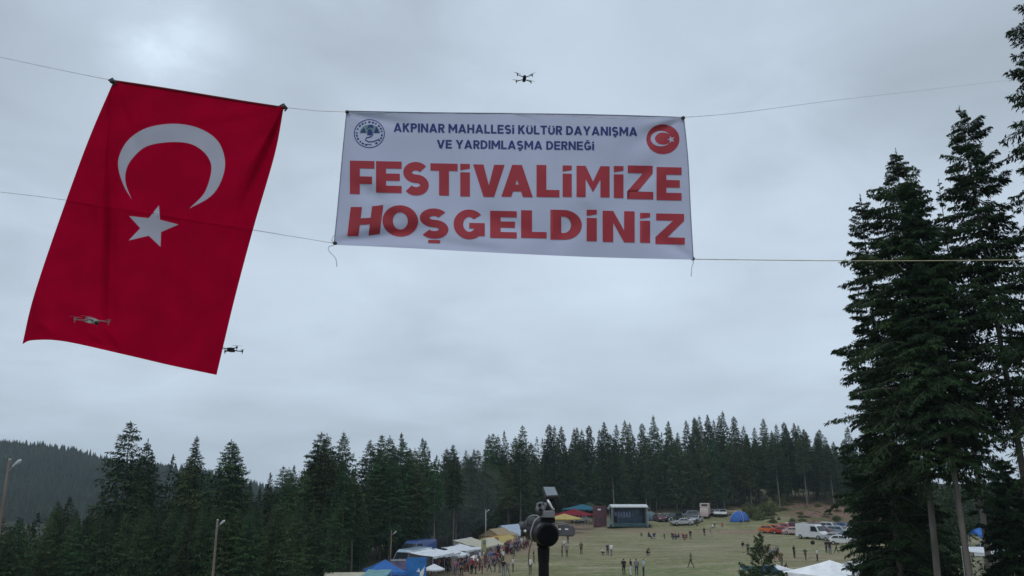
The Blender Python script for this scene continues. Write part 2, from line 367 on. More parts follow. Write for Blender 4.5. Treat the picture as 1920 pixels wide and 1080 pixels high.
ORD = 'first second third fourth fifth sixth seventh eighth ninth tenth eleventh twelfth thirteenth'.split()
tips = [(x, y) for x, y in tips]
for i, (px, py) in enumerate(sorted(tips)):
    Y = dist(px) + random.uniform(-3, 5)
    p = P(px, py, Y); gr = gz(p.x, p.y); h = p.z - gr
    k = max(a for a, _ in LM if a <= px); j = [a for a, _ in LM].index(k); cnt[j] = cnt.get(j, 0) + 1
    hw = 'tall' if h > 24 else 'slim' if h > 19 else 'short'
    lab = f"{hw} dark spruce on the skyline, {ORD[cnt[j]-1]} tip from the left between the {LM[j][1]} and the {LM[j+1][1]}"
    lab = ' '.join(lab.replace('the near', 'the near').split()[:20])
    lab = f"{hw} dark spruce, {ORD[cnt[j]-1]} skyline tip right of the {LM[j][1]}"
    big = (px, py) in ((248, 790), (372, 818), (429, 824), (697, 825), (719, 815), (796, 821))
    if px < 1000:
        pr = mids[(i * 3) % 8]; rs = 1.25 if big else .95
    else: pr = fars[(i * 5) % 6]; rs = .95
    rs *= 22 / max(h, 14) * (.5 + .5 * h / 22)
    plant(pr, (p.x, p.y, gr), h, rs, label=lab, cat='tree', group='spruces on the skyline')
ts = sorted(tips)
def sil(px):
    best = 900
    for a, b_ in zip(ts, ts[1:]):
        if a[0] <= px <= b_[0]:
            u = (px - a[0]) / (b_[0] - a[0] + 1e-6); return a[1] + (b_[1] - a[1]) * u
    return 945 if px < 111 else 860
def zone(px, front):
    k = max([a for a, _ in LM if a <= max(0, px)]); return 'right of the ' + dict(LM)[k]
def lowtree(seed):
    return spruce(seed, 22, 4.0, .08, 85, 9, 3, .9, .34, prof=.95, droop=.3, up=.3)[1:2][0]
lows = []
for k in range(4):
    m_ = lowtree(200 + k); a_ = np.empty(len(m_.vertices) * 3, np.float32); m_.vertices.foreach_get('co', a_); lows.append(a_.reshape(-1, 3)); bpy.data.meshes.remove(m_)
massV = []
def mass(p, h, rs):
    a_ = lows[random.randrange(4)]; t_ = random.random() * 6.28; k = h / 22; c, s_ = math.cos(t_), math.sin(t_)
    q = np.stack([(a_[:, 0] * c - a_[:, 1] * s_) * k * rs, (a_[:, 0] * s_ + a_[:, 1] * c) * k * rs, a_[:, 2] * k], 1) + np.array([p[0], p[1], p[2]]); massV.append(q)
n_f = 0
for (lo, hi, num, dlo, dhi, ylo, yhi) in ((-60, 640, 74, 14, 90, -12, 22), (600, 1010, 46, 12, 70, -6, 30), (1000, 1640, 72, 12, 60, -2, 36)):
    for k in range(num):
        px = lo + (hi - lo) * (k + random.random()) / num
        py = max(sil(px - 14), sil(px), sil(px + 14)) + random.uniform(dlo, dhi)
        Y = dist(px) + random.uniform(ylo, yhi); p = P(px, py, Y); gr = gz(p.x, p.y)
        if p.x > line_x(Y) - 2 and Y < 196: continue
        h = p.z - gr
        if h < 9: h = random.uniform(8, 12)
        mass((p.x, p.y, gr), h, 22 / max(h, 14) * (.5 + .5 * h / 22) * random.uniform(.85, 1.1)); n_f += 1
def filler(p, h, rs, lab, grp, far=False):
    plant(random.choice(fars if far else mids), (p.x, p.y, gz(p.x, p.y)), h, rs, label=lab, cat='tree', group=grp)
for k in range(60):      # lower front edge of the wood on the left, roots hidden below the picture
    px = -40 + 720 * (k + random.random()) / 60; Y = random.uniform(58, 80) if px < 560 else random.uniform(76, 92)
    py = random.uniform(950, 1035) if px < 600 else random.uniform(985, 1040)
    p = P(px, py, Y); filler(p, max(8, p.z - gz(p.x, p.y)), 1.15, 'low spruce fronting the wood ' + zone(px, 1), 'front edge spruces ' + zone(px, 1))
for k in range(64):      # along the back of the stalls
    Y = 92 + 106 * ((k + random.random()) / 64); x = line_x(Y) - random.uniform(.5, 8); p = on(x, Y)
    px = 960 + x * F / Y
    filler(p, random.uniform(11, 17), random.uniform(1.1, 1.35), 'low spruce fronting the wood ' + zone(px, 1), 'front edge spruces ' + zone(px, 1))
for k in range(90):      # behind stage, cars and earth bank
    px = 985 + 670 * (k + random.random()) / 90; Y = (random.uniform(203, 216) if px < 1400 else random.uniform(203, 220)); x = (px - 960) / F * Y * .985; p = on(x, Y)
    filler(p, random.uniform(11, 19), random.uniform(1.1, 1.35), 'low spruce fronting the wood ' + zone(px, 1), 'front edge spruces ' + zone(px, 1), True)
pbark = mat('pale_spruce_bark', (.17, .155, .13), .95, scale=3, col2=(.09, .08, .07), stretch=(1, 1, .2))
bare = []
for k in range(3):
    tm, cm_, H_2 = spruce(300 + k, 22, 2.6, .46, 120, 12, 4, .55, .17, prof=.7, droop=.35); tm.materials[0] = pbark; bare.append((tm, cm_, H_2))
for (px, py, Y, tp, wh) in ((1502, 955, 200, 812, 'on top of the earth bank, left one'), (1553, 955, 200, 832, 'on top of the earth bank, right one'), (1148, 947, 199, 812, 'just left above the stage'), (1452, 960, 202, 812, 'at the left end of the earth bank'),
                       (648, 1078, 78, 872, 'left one above the cream tent roof'), (668, 1078, 80, 880, 'right one above the cream tent roof'), (818, 1020, 116, 862, 'behind the white awnings'), (852, 1012, 122, 850, 'above the pointed white gazebo'),
                       (545, 1078, 84, 884, 'midway between the wooden lamp pole and the blue tents'), (362, 1078, 78, 850, 'just left of the brown wooden lamp pole'), (112, 1078, 72, 945, 'near the left edge of the picture'), (975, 975, 172, 825, 'behind the video camera')):
    q = P(px, tp, Y); plant(bare[int(px) % 3], on(q.x, q.y), q.z - gz(q.x, q.y), 1.25, label='spruce with pale bare lower trunk ' + wh, cat='tree', group='spruces with bare pale trunks')
# deep background wood closing the gaps at right behind the foreground trees
for k in range(44):
    px = random.uniform(1690, 2020); py = random.uniform(855, 915); Y = random.uniform(95, 215); p = P(px, py, Y); gr = gz(p.x, p.y)
    if k % 2: p = P(px, random.uniform(895, 950), random.uniform(72, 95)); gr = gz(p.x, p.y)
    mass((p.x, p.y, gr), max(7, p.z - gr), 1.15)
MV = np.concatenate(massV); tag(link('wood', mesh_np('wood', MV, np.arange(len(MV)).reshape(-1, 4), needle)), 'dense dark spruce wood filling in behind the skyline trees and stalls', 'wood', kind='stuff')
# far ridge forest: a mass nobody can count
rg = np.random.default_rng(5); V = []; base = []
for k in range(9000):
    x = rg.uniform(-760, 60); y = rg.uniform(560, 900)
    if abs(y - 805 - .05 * x) < 17 and x < -470 and rg.random() < .93: continue
    base.append((x, y, gz(x, y) - 1, rg.uniform(9, 16)))
B = np.array(base); n = len(B); H_ = B[:, 3]
lay = []
for li, (za, zb, ra) in enumerate(((.05, .55, .21), (.35, .8, .15), (.6, 1.0, .09))):
    a = np.arange(5) * 2 * np.pi / 5 + li; jit = rg.uniform(.75, 1.25, (n, 5))
    ring = np.stack([B[:, 0:1] + np.cos(a) * H_[:, None] * ra * jit, B[:, 1:2] + np.sin(a) * H_[:, None] * ra * jit, B[:, 2:3] + H_[:, None] * (za + .05 * rg.random((n, 5)))], 2)
    apex = np.stack([B[:, 0], B[:, 1], B[:, 2] + H_ * zb], 1)
    for q in range(5):
        lay.append(np.stack([ring[:, q], ring[:, (q + 1) % 5], apex], 1))
T = np.concatenate(lay).reshape(-1, 3); me = bpy.data.meshes.new('hill_forest'); me.vertices.add(len(T)); me.vertices.foreach_set('co', T.astype(np.float32).ravel())
nf = len(T) // 3; me.loops.add(nf * 3); me.loops.foreach_set('vertex_index', np.arange(nf * 3, dtype=np.int32)); me.polygons.add(nf); me.polygons.foreach_set('loop_start', np.arange(0, nf * 3, 3, dtype=np.int32))
me.materials.append(needle_far); me.update(calc_edges=True)
tag(link('hill_forest', me), 'distant hazy spruce forest covering the far ridge at left', 'forest', kind='stuff')

# barbecue smoke drifting behind the stalls
sm = MB(); rgs = random.Random(3)
for k in range(7):
    q = P(835 + k * 9 + rgs.uniform(-8, 8), 1000 - k * 14, 122 + k * 2); sm.ell(q, (3.2 + k * .5, 3, 2.6 + k * .35), 14, 10)
smm = bpy.data.materials.new('smoke_air'); smm.use_nodes = True; smt = smm.node_tree; smt.nodes.remove(smt.nodes['Principled BSDF'])
pv2 = N(smt, 'ShaderNodeVolumePrincipled'); pv2.inputs['Color'].default_value = (.85, .9, 1, 1); pv2.inputs['Density'].default_value = .008
smt.links.new(pv2.outputs[0], smt.nodes['Material Output'].inputs['Volume'])
tag(sm.build('smoke', smm, smooth=True), 'faint bluish smoke drifting up in front of the wood behind the stalls', 'smoke', kind='stuff')
# foreground spruces at right
def fg(seed, px, py, Y, Rad, clear, label, nb=200, **kw):
    p = P(px, py, Y); gr = gz(p.x, p.y); h = p.z - gr
    pr = spruce(seed, h, Rad, clear, int(nb * 1.35), 30, 14, .22, .062, matr=needle_dark, hang=.85, **kw)
    return plant(pr, (p.x, p.y, gr), h, 1.0, rz=seed, label=label, cat='tree', group='tall spruces at the right of the meadow')
fg(101, 1659, 287, 38, 4.2, .30, 'tall wide spruce whose bare lower trunk stands just right of the white tent', 250, prof=.62, droop=.45, gap=.05)
fg(102, 1608, 362, 41, 2.9, .06, 'narrow spruce with a rounded top, leftmost of the tall right hand trees', 190, prof=.55, droop=.3, gap=.05)
fg(103, 1722, 333, 36, 2.5, .36, 'thin topped spruce close to the right of the tall wide one', 190, prof=.6, droop=.4, gap=.12)
fg(104, 1755, 336, 56, 2.4, .20, 'sparse spruce with a forked airy top in the gap between the tall trees', 120, prof=.6, droop=.4, gap=.35)
fg(105, 1820, 192, 36, 3.3, .36, 'tall spruce with a dark trunk, second from the right edge', 220, prof=.62, droop=.45, gap=.15)
fg(106, 1962, -30, 33, 4.6, .12, 'tallest spruce, cut off by the right edge of the picture', 330, prof=.45, droop=.45, gap=.0)
fg(107, 1634, 800, 44, 2.9, .02, 'bushy low spruce with fresh green needles below the tall ones', 150, prof=.5, droop=.5)
fg(110, 1695, 850, 47, 2.6, .02, 'low spruce between the two bare trunks at right', 130, prof=.5, droop=.5)
fg(108, 1880, 860, 46, 2.8, .02, 'low dark spruce at the right edge beneath the tall trees', 150, prof=.55, droop=.5)
p = P(1425, 1001, 46); gr = gz(p.x, p.y)
pr = spruce(109, p.z - gr, 2.1, .1, 75, 20, 14, .19, .05, prof=.85, droop=.05, up=.7, gap=.05)
plant(pr, (p.x, p.y, gr), p.z - gr, 1., rz=.6, name='young_spruce', label='young spruce top with upswept branches left of the white tent', cat='tree')
# bushes on the bank
bush_m = mat('bush_leaves', (.13, .15, .06), .9, scale=1.2, col2=(.06, .085, .035), objvar=.3, spec=.15)
def bushmesh(seed, n=700):
    rg = np.random.default_rng(seed); d = rg.normal(0, 1, (n, 3)); d /= np.linalg.norm(d, axis=1)[:, None]; d[:, 2] = np.abs(d[:, 2])
    o = d * (rg.random(n) ** .4)[:, None] * np.array([1, 1, .9]) * (.75 + .3 * np.sin(d[:, 0:1] * 5 + seed) * np.cos(d[:, 1:2] * 4))
    ld = d + rg.normal(0, .6, (n, 3)); ld /= np.linalg.norm(ld, axis=1)[:, None]; wd = np.cross(ld, rg.normal(0, 1, (n, 3))); wd /= np.linalg.norm(wd, axis=1)[:, None]
    V = np.stack([o, o + ld * .1 + wd * .05, o + ld * .22, o + ld * .1 - wd * .05], 1).reshape(-1, 3)
    return mesh_np('bush', V, np.arange(len(V)).reshape(-1, 4), bush_m)
bms = [bushmesh(i) for i in range(4)]
def bush(px, py, r, h, label, group=None):
    p = G(px, py); o = link('bush', random.choice(bms)); o.location = p - Vector((0, 0, .1)); o.scale = (r, r, h); o.rotation_euler.z = random.random() * 6
    tag(o, label, 'bush', group)
bush(1412, 972, 2.2, 3.6, 'pale green bush beside the blue dome tent')
bush(1436, 968, 2.6, 4.2, 'larger leafy bush on the left end of the earth bank')
bush(744, 1040, 2.5, 3.4, 'light green bush behind the blue tent'); 
for (a_, b_, r_, h_, l_) in ((1402, 962, 1.6, 3.0, 'olive bush just right of the blue dome tent top'), (1424, 975, 2.0, 2.6, 'broad olive bush low on the left end of the bank'), (1446, 960, 2.2, 3.6, 'rounded bush halfway along the left bank'), (1462, 948, 1.8, 3.4, 'bush at the wood edge above the red cars'), (1590, 950, 2.6, 3.2, 'wide bush on the bank above the pale cars'), (1620, 955, 2.4, 3.6, 'bush on the bank beside the foreground branches')):
    bush(a_, b_, r_, h_, l_)
for k in range(60):
    bush(random.uniform(1400, 1650), random.uniform(940, 985), random.uniform(.5, 1.5), random.uniform(.4, 1.2), 'low bush scattered over the brown earth bank', 'low bushes on the earth bank')
for k in range(12):
    bush(random.uniform(1030, 1130), random.uniform(944, 951), random.uniform(1, 2), random.uniform(1, 2.5), 'bush at the wood edge behind the coloured awnings', 'bushes at the wood edge')

# ------------------------------------------------------------------ flag and banner
def edge(pts, n):
    pts = [Vector(p) for p in pts]; m_ = len(pts)
    P_ = [pts[0] * 2 - pts[1]] + pts + [pts[-1] * 2 - pts[-2]]
    ln = [0]
    for a, b_ in zip(pts, pts[1:]): ln.append(ln[-1] + (b_ - a).length)
    o = []
    for k in range(n + 1):
        s = ln[-1] * k / n; i = 0
        while i < m_ - 2 and s > ln[i + 1]: i += 1
        u = (s - ln[i]) / (ln[i + 1] - ln[i]); a, b_, c, d = P_[i:i + 4]
        o.append(.5 * ((2 * b_) + (c - a) * u + (2 * a - 5 * b_ + 4 * c - d) * u * u + (3 * b_ - a - 3 * c + d) * u ** 3))
    return o
def segd(px, py, a, b_):
    ax, ay = a; bx, by = b_; L2 = (bx - ax) ** 2 + (by - ay) ** 2; t_ = ((px - ax) * (bx - ax) + (py - ay) * (by - ay)) / L2
    tcl = max(0, min(1, t_)); return math.hypot(px - ax - tcl * (bx - ax), py - ay - tcl * (by - ay)), t_
def crease(px, py, a, b_, amp, w0, w1):
    d, t_ = segd(px, py, a, b_); tt = max(0, min(1, t_)); wd = w0 + (w1 - w0) * tt
    return amp * math.exp(-(d / wd) ** 2) * (min(1, .3 + tt * 2)) * (1 - .6 * max(0, tt - .6) / .4)
def sheet(name, top, right, bottom, left, nu, nv, depth, mt):
    Tn, Bn, Ln, Rn = edge(top, nu), edge(bottom, nu), edge(left, nv), edge(right, nv)
    vs = []
    for j in range(nv + 1):
        v_ = j / nv
        for i in range(nu + 1):
            u = i / nu
            q = Tn[i] * (1 - v_) + Bn[i] * v_ + Ln[j] * (1 - u) + Rn[j] * u - (Tn[0] * (1 - u) * (1 - v_) + Tn[-1] * u * (1 - v_) + Bn[0] * (1 - u) * v_ + Bn[-1] * u * v_)
            vs.append(P(q.x, q.y, depth(q.x, q.y)))
    fs = [(j * (nu + 1) + i, j * (nu + 1) + i + 1, (j + 1) * (nu + 1) + i + 1, (j + 1) * (nu + 1) + i) for j in range(nv) for i in range(nu)]
    me = bpy.data.meshes.new(name); me.from_pydata(vs, [], fs); me.polygons.foreach_set('use_smooth', [True] * len(fs)); me.materials.append(mt); return me
def decal(name, polys, depth, mt, parent, off=.007, step=6):
    """polys: list of loop lists in photo pixels; laid on the cloth surface"""
    bm = bmesh.new()
    for loops in polys:
        flat = [p for lp in loops for p in lp]
        tris = tessellate_polygon([[Vector((x, y, 0)) for x, y in lp] for lp in loops])
        vv = [bm.verts.new((x, y, 0)) for x, y in flat]
        for tr in tris:
            try: bm.faces.new([vv[i] for i in tr])
            except ValueError: pass
    xs_ = [v_.co.x for v_ in bm.verts]; ys_ = [v_.co.y for v_ in bm.verts]
    for ax, lo, hi in ((0, min(xs_), max(xs_)), (1, min(ys_), max(ys_))):
        k = math.ceil(lo / step) * step
        while k < hi:
            no = (1, 0, 0) if ax == 0 else (0, 1, 0); c = (k, 0, 0) if ax == 0 else (0, k, 0)
            bmesh.ops.bisect_plane(bm, geom=bm.verts[:] + bm.edges[:] + bm.faces[:], plane_co=c, plane_no=no); k += step
    for v_ in bm.verts: v_.co = P(v_.co.x, v_.co.y, depth(v_.co.x, v_.co.y) - off)
    me = bpy.data.meshes.new(name); bm.to_mesh(me); bm.free(); me.polygons.foreach_set('use_smooth', [True] * len(me.polygons)); me.materials.append(mt)
    return link(name, me, parent)
def fd(px, py):
    v_ = (py - 150) / 500
    d = 11.95 - .55 * v_ + .10 * math.sin((px - .3 * py) * .012) * v_
    d += crease(px, py, (211, 150), (206, 640), .05, 7, 12) - crease(px, py, (214, 152), (178, 600), .03, 10, 22)
    d += crease(px, py, (215, 155), (262, 300), .022, 4, 14)
    d += crease(px, py, (532, 202), (440, 430), .032, 4, 9) - crease(px, py, (532, 202), (412, 400), .022, 4, 12) + crease(px, py, (532, 202), (455, 520), .02, 4, 14) - crease(px, py, (532, 202), (300, 230), .012, 4, 20)
    d += crease(px, py, (160, 630), (200, 655), .02, 6, 6) - crease(px, py, (190, 600), (236, 660), .03, 9, 9) + crease(px, py, (310, 690), (400, 560), .02, 12, 20)
    d += .012 * math.sin(px * .043 + py * .011) * S((py - 200) / 200) + .05 * S((60 - (px - 45)) / 60) * v_
    for (ex_, ey_, am_, w_) in ((470, 300, .016, 5), (487, 330, -.013, 4), (448, 330, .014, 6), (500, 370, .012, 5), (425, 470, .012, 8), (476, 420, -.010, 6)): d += crease(px, py, (532, 203), (ex_, ey_ + 60), am_, 2.2, w_)
    for (ex_, ey_, am_, w_) in ((208, 420, -.016, 6), (196, 380, .014, 6), (232, 260, .012, 7), (170, 420, .012, 9)): d += crease(px, py, (213, 153), (ex_, ey_), am_, 2.2, w_)
    d += crease(px, py, (60, 560), (46, 642), .03, 5, 7) - crease(px, py, (70, 600), (120, 636), .02, 5, 14)
    rp = 365 + (px - 60) * .158        # the rope behind pushes the cloth out
    d -= .009 * math.exp(-((py - rp) / 2.2) ** 2) + .015 * math.exp(-((py - rp) / 22) ** 2)
    return 11.95 - .55 * v_ + (d - 11.95 + .55 * v_) * 2.1
flag_red = mat('flag_cloth_red', (.37, .0004, .024), .85, var=.07, scale=2.5, bump=.25, transl=.32, spec=.02)
print_white = mat('flag_print_white', (.50, .54, .66), .75, var=.03, scale=1.5, transl=.30, spec=.12)
pm = P(373, 176, 11.95)
fl = empty('flag', pm, label='large red vertical flag with white crescent and star hanging from the ropes', cat='flag')
def adopt(o, par): o.parent = par; o.matrix_parent_inverse = Matrix.Translation(-par.location); return o
me = sheet('flag_cloth', [(213, 152), (320, 167), (430, 184), (532, 202)], [(532, 202), (515, 290), (476, 425), (440, 560), (406, 703)],
           [(42, 645), (62, 638), (120, 640), (230, 664), (320, 685), (406, 703)], [(213, 152), (163, 270), (105, 430), (62, 560), (42, 645)], 170, 220, fd, flag_red)
adopt(link('flag_cloth', me), fl)
# crescent: outer and inner ellipses fitted to the photograph
def ellpts(cx_, cy_, a, b_, rot, t0, t1, n):
    o = []
    for k in range(n + 1):
        t_ = t0 + (t1 - t0) * k / n; x, y = a * math.cos(t_), b_ * math.sin(t_)
        o.append((cx_ + x * math.cos(rot) - y * math.sin(rot), cy_ + x * math.sin(rot) + y * math.cos(rot)))
    return o
outer = edge([(247, 374), (232, 348), (222, 316), (224, 291), (241, 262), (275, 240), (325, 232), (372, 240), (408, 264), (422, 303), (414, 341), (394, 369), (355, 391)], 60)
inner = edge([(355, 391), (383, 362), (396, 322), (392, 298), (375, 279), (350, 268), (310, 267), (272, 276), (246, 300), (236, 322), (236, 345), (247, 374)], 60)
adopt(decal('crescent', [[[(p.x, p.y) for p in outer[:-1]] + [(p.x, p.y) for p in inner[:-1]]]], fd, print_white, None, .004), fl)
star = [(298, 385), (300, 412), (335, 421), (302, 435), (301, 463), (279, 442), (241, 451), (263, 428), (242, 405), (279, 409)]
adopt(decal('star', [[star]], fd, print_white, None, .004), fl)
hm_ = MB()
t_ = [P(213 + (532 - 213) * k / 20, 152 + 50 * k / 20 - .6 * math.sin(k * .3), fd(213 + 319 * k / 20, 152 + 50 * k / 20)) for k in range(21)]
hm_.tube(t_, .022, 8); adopt(hm_.build('hem', mat('flag_hem', (.14, .002, .01), .8), smooth=True), fl)
for (x, y) in ((211, 153), (532, 201)):
    k_ = MB(); q = P(x, y, 11.93); k_.ell(q, (.05, .05, .035)); k_.tube([q + Vector((-.07, 0, .02)), q + Vector((0, -.02, .05)), q + Vector((.06, 0, -.02)), q + Vector((.02, 0, -.07))], .014, 6)
    adopt(k_.build('knot', darkp, smooth=True), fl)
# banner
def bd(px, py):
    u = (px - 640) / 650; v_ = (py - 210) / 260
    d = 12.0 - .10 * v_ + .05 * math.sin(u * 7.5 + v_ * 1.4) * v_
    d += crease(px, py, (650, 210), (760, 235), .035, 4, 12) + crease(px, py, (628, 455), (790, 432), .06, 7, 16) - crease(px, py, (628, 455), (900, 470), .035, 7, 18)
    d += crease(px, py, (672, 345), (735, 400), .05, 14, 22) - crease(px, py, (690, 375), (800, 405), .03, 12, 20)
    d += crease(px, py, (1282, 221), (1180, 275), .035, 4, 20) - crease(px, py, (1282, 221), (1200, 235), .02, 4, 12)
    d += crease(px, py, (1298, 485), (1230, 440), .03, 5, 16) + crease(px, py, (1040, 455), (1090, 400), .035, 16, 22) + crease(px, py, (1010, 440), (870, 400), .03, 14, 24)
    d += crease(px, py, (1180, 350), (1240, 300), .03, 12, 18) + crease(px, py, (940, 470), (760, 450), .03, 8, 14) - crease(px, py, (1120, 400), (1080, 330), .03, 18, 24)
    d += .006 * math.sin(px * .06 + py * .02) + .010 * math.sin(px * .021 - py * .03)
    return 12.0 - .10 * v_ + (d - 12.0 + .10 * v_) * 1.6
vinyl = mat('banner_vinyl', (.50, .54, .72), .6, var=.02, scale=1.2, transl=.22, spec=.2)
vred = mat('banner_print_red', (.42, .05, .07), .6, var=.04, scale=2, transl=.2, spec=.2)
vhalo = mat('banner_print_pink', (.62, .42, .52), .6, var=.02, transl=.2, spec=.2)
vblue = mat('banner_print_blue', (.035, .06, .22), .6, var=.04, scale=2, transl=.2, spec=.2)
vteal = mat('banner_print_teal', (.16, .27, .32), .6, var=.04, transl=.2)
bn = empty('banner', P(965, 212, 12.0), label='wide white festival welcome banner with red and blue lettering strung between ropes', cat='banner')
me = sheet('banner_sheet', [(650, 208), (800, 211), (1000, 213), (1160, 216), (1282, 220)], [(1282, 220), (1290, 300), (1295, 400), (1300, 487)],
           [(626, 459), (760, 465), (930, 474), (1110, 482), (1300, 487)], [(650, 208), (642, 290), (633, 390), (626, 459)], 170, 70, bd, vinyl)
adopt(link('banner_sheet', me), bn)
# glyphs: unit cap height, y up; each returns (width, [loops...])
def strip(pts, wd):
    pts = [Vector(p) for p in pts]; A, B_ = [], []
    for i, p in enumerate(pts):
        d = (pts[min(i + 1, len(pts) - 1)] - pts[max(0, i - 1)]).normalized(); n_ = Vector((-d.y, d.x)) * wd / 2
        A.append(p + n_); B_.append(p - n_)
    return [[tuple(q) for q in A] + [tuple(q) for q in reversed(B_)]]
def rect(x0, y0, x1, y1): return [[(x0, y0), (x1, y0), (x1, y1), (x0, y1)]]
def arc(cx_, cy_, rx, ry, a0, a1, n=14): return [(cx_ + rx * math.cos(R(a0 + (a1 - a0) * k / n)), cy_ + ry * math.sin(R(a0 + (a1 - a0) * k / n))) for k in range(n + 1)]
def glyph(ch, t):
    h = t * .78                                    # horizontal bars are thinner than stems
    if ch == 'E': w_ = .74; return w_, [rect(0, 0, t, 1), rect(t, 0, w_, h), rect(t, .5 - h / 2, w_ * .93, .5 + h / 2), rect(t, 1 - h, w_, 1)]
    if ch == 'F': w_ = .72; return w_, [rect(0, 0, t, 1), rect(t, .42 - h / 2, w_ * .9, .42 + h / 2), rect(t, 1 - h, w_, 1)]
    if ch == 'L': w_ = .68; return w_, [rect(0, 0, t, 1), rect(t, 0, w_, h)]
    if ch == 'T': w_ = .8; return w_, [rect(0, 1 - h, w_, 1), rect(w_ / 2 - t / 2, 0, w_ / 2 + t / 2, 1 - h)]
    if ch == 'I': return t, [rect(0, 0, t, 1)]
    if ch == 'i': return t, [rect(0, 0, t, .74), [[(0, .80), (t, .86), (t, 1), (0, 1)]]]
    if ch == 'H': w_ = .84; return w_, [rect(0, 0, t, 1), rect(w_ - t, 0, w_, 1), rect(t, .5 - h / 2, w_ - t, .5 + h / 2)]
    if ch == 'N': w_ = .88; return w_, [[[(0, 0), (0, 1), (t, 1), (w_ - t, .38), (w_ - t, 1), (w_, 1), (w_, 0), (w_ - t, 0), (t, .62), (t, 0)]]]
    if ch == 'M': w_ = 1.05; return w_, [[[(0, 0), (0, 1), (t, 1), (w_ / 2, .5), (w_ - t, 1), (w_, 1), (w_, 0), (w_ - t, 0), (w_ - t, .58), (w_ / 2, .16), (t, .58), (t, 0)]]]
    if ch == 'Z': w_ = .8; return w_, [[[(0, 0), (0, h), (w_ * .60, 1 - h), (.02, 1 - h), (.02, 1), (w_ - .02, 1), (w_ - .02, 1 - h), (w_ * .40, h), (w_, h), (w_, 0)]]]
    if ch == 'V': w_ = .95; return w_, [[[(0, 1), (t * 1.08, 1), (w_ / 2, .36), (w_ - t * 1.08, 1), (w_, 1), (w_ / 2 + t * .55, 0), (w_ / 2 - t * .55, 0)]]]
    if ch == 'Y': w_ = .9; return w_, [[[(0, 1), (t * 1.12, 1), (w_ / 2, .62), (w_ - t * 1.12, 1), (w_, 1), (w_ / 2 + t / 2, .4), (w_ / 2 + t / 2, 0), (w_ / 2 - t / 2, 0), (w_ / 2 - t / 2, .4)]]]
    if ch == 'A':
        w_ = .98; L_ = lambda y: y * (w_ / 2 - t * .52); Rr = lambda y: w_ - L_(y); q = t * 1.06
        y0, y1 = .17, .17 + h * .95
        apex = (w_ / 2 - q) / (w_ / 2 - t * .52)
        return w_, [[[(0, 0), (L_(1), 1), (Rr(1), 1), (w_, 0), (w_ - q, 0), (Rr(y0) - q, y0), (L_(y0) + q, y0), (q, 0)],
                     [(L_(y1) + q, y1), (Rr(y1) - q, y1), (w_ / 2, min(.86, apex))]]]
    if ch == 'K': w_ = .84; return w_, [rect(0, 0, t, 1), [[(t, .36), (t, .66), (w_ - t * 1.25, 1), (w_ - .02, 1), (t + .24, .56), (w_, 0), (w_ - t * 1.25, 0), (t + .08, .42)]]]
    if ch in 'PR':
        w_ = .76; r_ = .3; yo = 1 - r_ * 2; xo = w_ - r_
        out_ = [(t, 1), (xo, 1)] + arc(xo, 1 - r_, r_, r_, 90, -90, 12)[1:] + [(t, yo)]
        inn = [(t, yo + h), (xo, yo + h)] + arc(xo, 1 - r_, r_ - t * .92, r_ - h, -90, 90, 12)[1:] + [(t, 1 - h)]
        gs = [rect(0, 0, t, 1), [out_ + inn]]
        if ch == 'R': gs.append([[(t + .06, yo - .004), (t + .33, yo - .004), (w_ + .02, 0), (w_ - t * 1.1, 0)]])
        return w_, gs
    if ch == 'D':
        w_ = .84; xo = w_ * .42
        out_ = [(t, 1), (xo, 1)] + arc(xo, .5, w_ - xo, .5, 90, -90, 18)[1:] + [(t, 0)]
        inn = [(t, h), (xo, h)] + arc(xo, .5, w_ - xo - t, .5 - h, -90, 90, 18)[1:] + [(t, 1 - h)]
        return w_, [rect(0, 0, t, 1), [out_ + inn]]
    if ch == 'U':
        w_ = .82; c_ = .36
        return w_, [[[(0, .80)] + arc(w_ / 2, c_, w_ / 2, c_, 180, 360, 14) + [(w_, .80), (w_ - t, .80)] + arc(w_ / 2, c_, w_ / 2 - t, c_ - h, 360, 180, 14) + [(t, .80)]],
                    rect(.12, .88, .30, 1.0), rect(w_ - .30, .88, w_ - .12, 1.0)]
    if ch == 'O':
        w_ = 1.0; a = arc(.5, .5, .5, .5, 0, 360, 32)[:-1]; b_ = arc(.5, .5, .5 - t, .5 - h, 0, 360, 32)[:-1]
        return w_, [[a, b_]]
    if ch in 'SŞ':
        w_ = .80; q = h * .5; x = t * .5; ry = (1 - h) / 4
        pts = arc(w_ / 2 - .01, 1 - q - ry, w_ / 2 - x, ry, 32, 90, 6) + arc(w_ / 2, 1 - q - ry, w_ / 2 - x, ry, 90, 270, 14)[1:] + arc(w_ / 2, q + ry, w_ / 2 - x, ry, 90, -90, 14)[1:] + arc(w_ / 2, q + ry, w_ / 2 - x, ry, -90, -148, 6)[1:]
        gs = [strip(pts, (t + h) / 2)]
        if ch == 'Ş': gs.append(rect(w_ / 2 - .16, -.17, w_ / 2 + .16, -.06))
        return w_, gs
    if ch in 'GĞ':
        w_ = .88; q = h * .5; x = t * .5
        pts = arc(w_ / 2 + .02, .5, w_ / 2 - x, .5 - q, 42, 322, 30)
        gs = [strip(pts, (t + h) / 2), rect(w_ * .52, .36, w_ - .0, .36 + h * .85), rect(w_ - t, .10, w_, .357)]
        if ch == 'Ğ': gs.append(strip(arc(w_ / 2, 1.20, .17, .10, 190, 350, 8), .08))
        return w_, gs
    return .35, []
def put(ch, x0, x1, yt, yb, t, tilt=.02):
    w_, gs = glyph(ch, t); o = []
    for loops in gs:
        o.append([[(x0 + X / w_ * (x1 - x0), yb - Yy * (yb - yt) + (X / w_) * (x1 - x0) * tilt) for X, Yy in lp] for lp in loops])
    return o
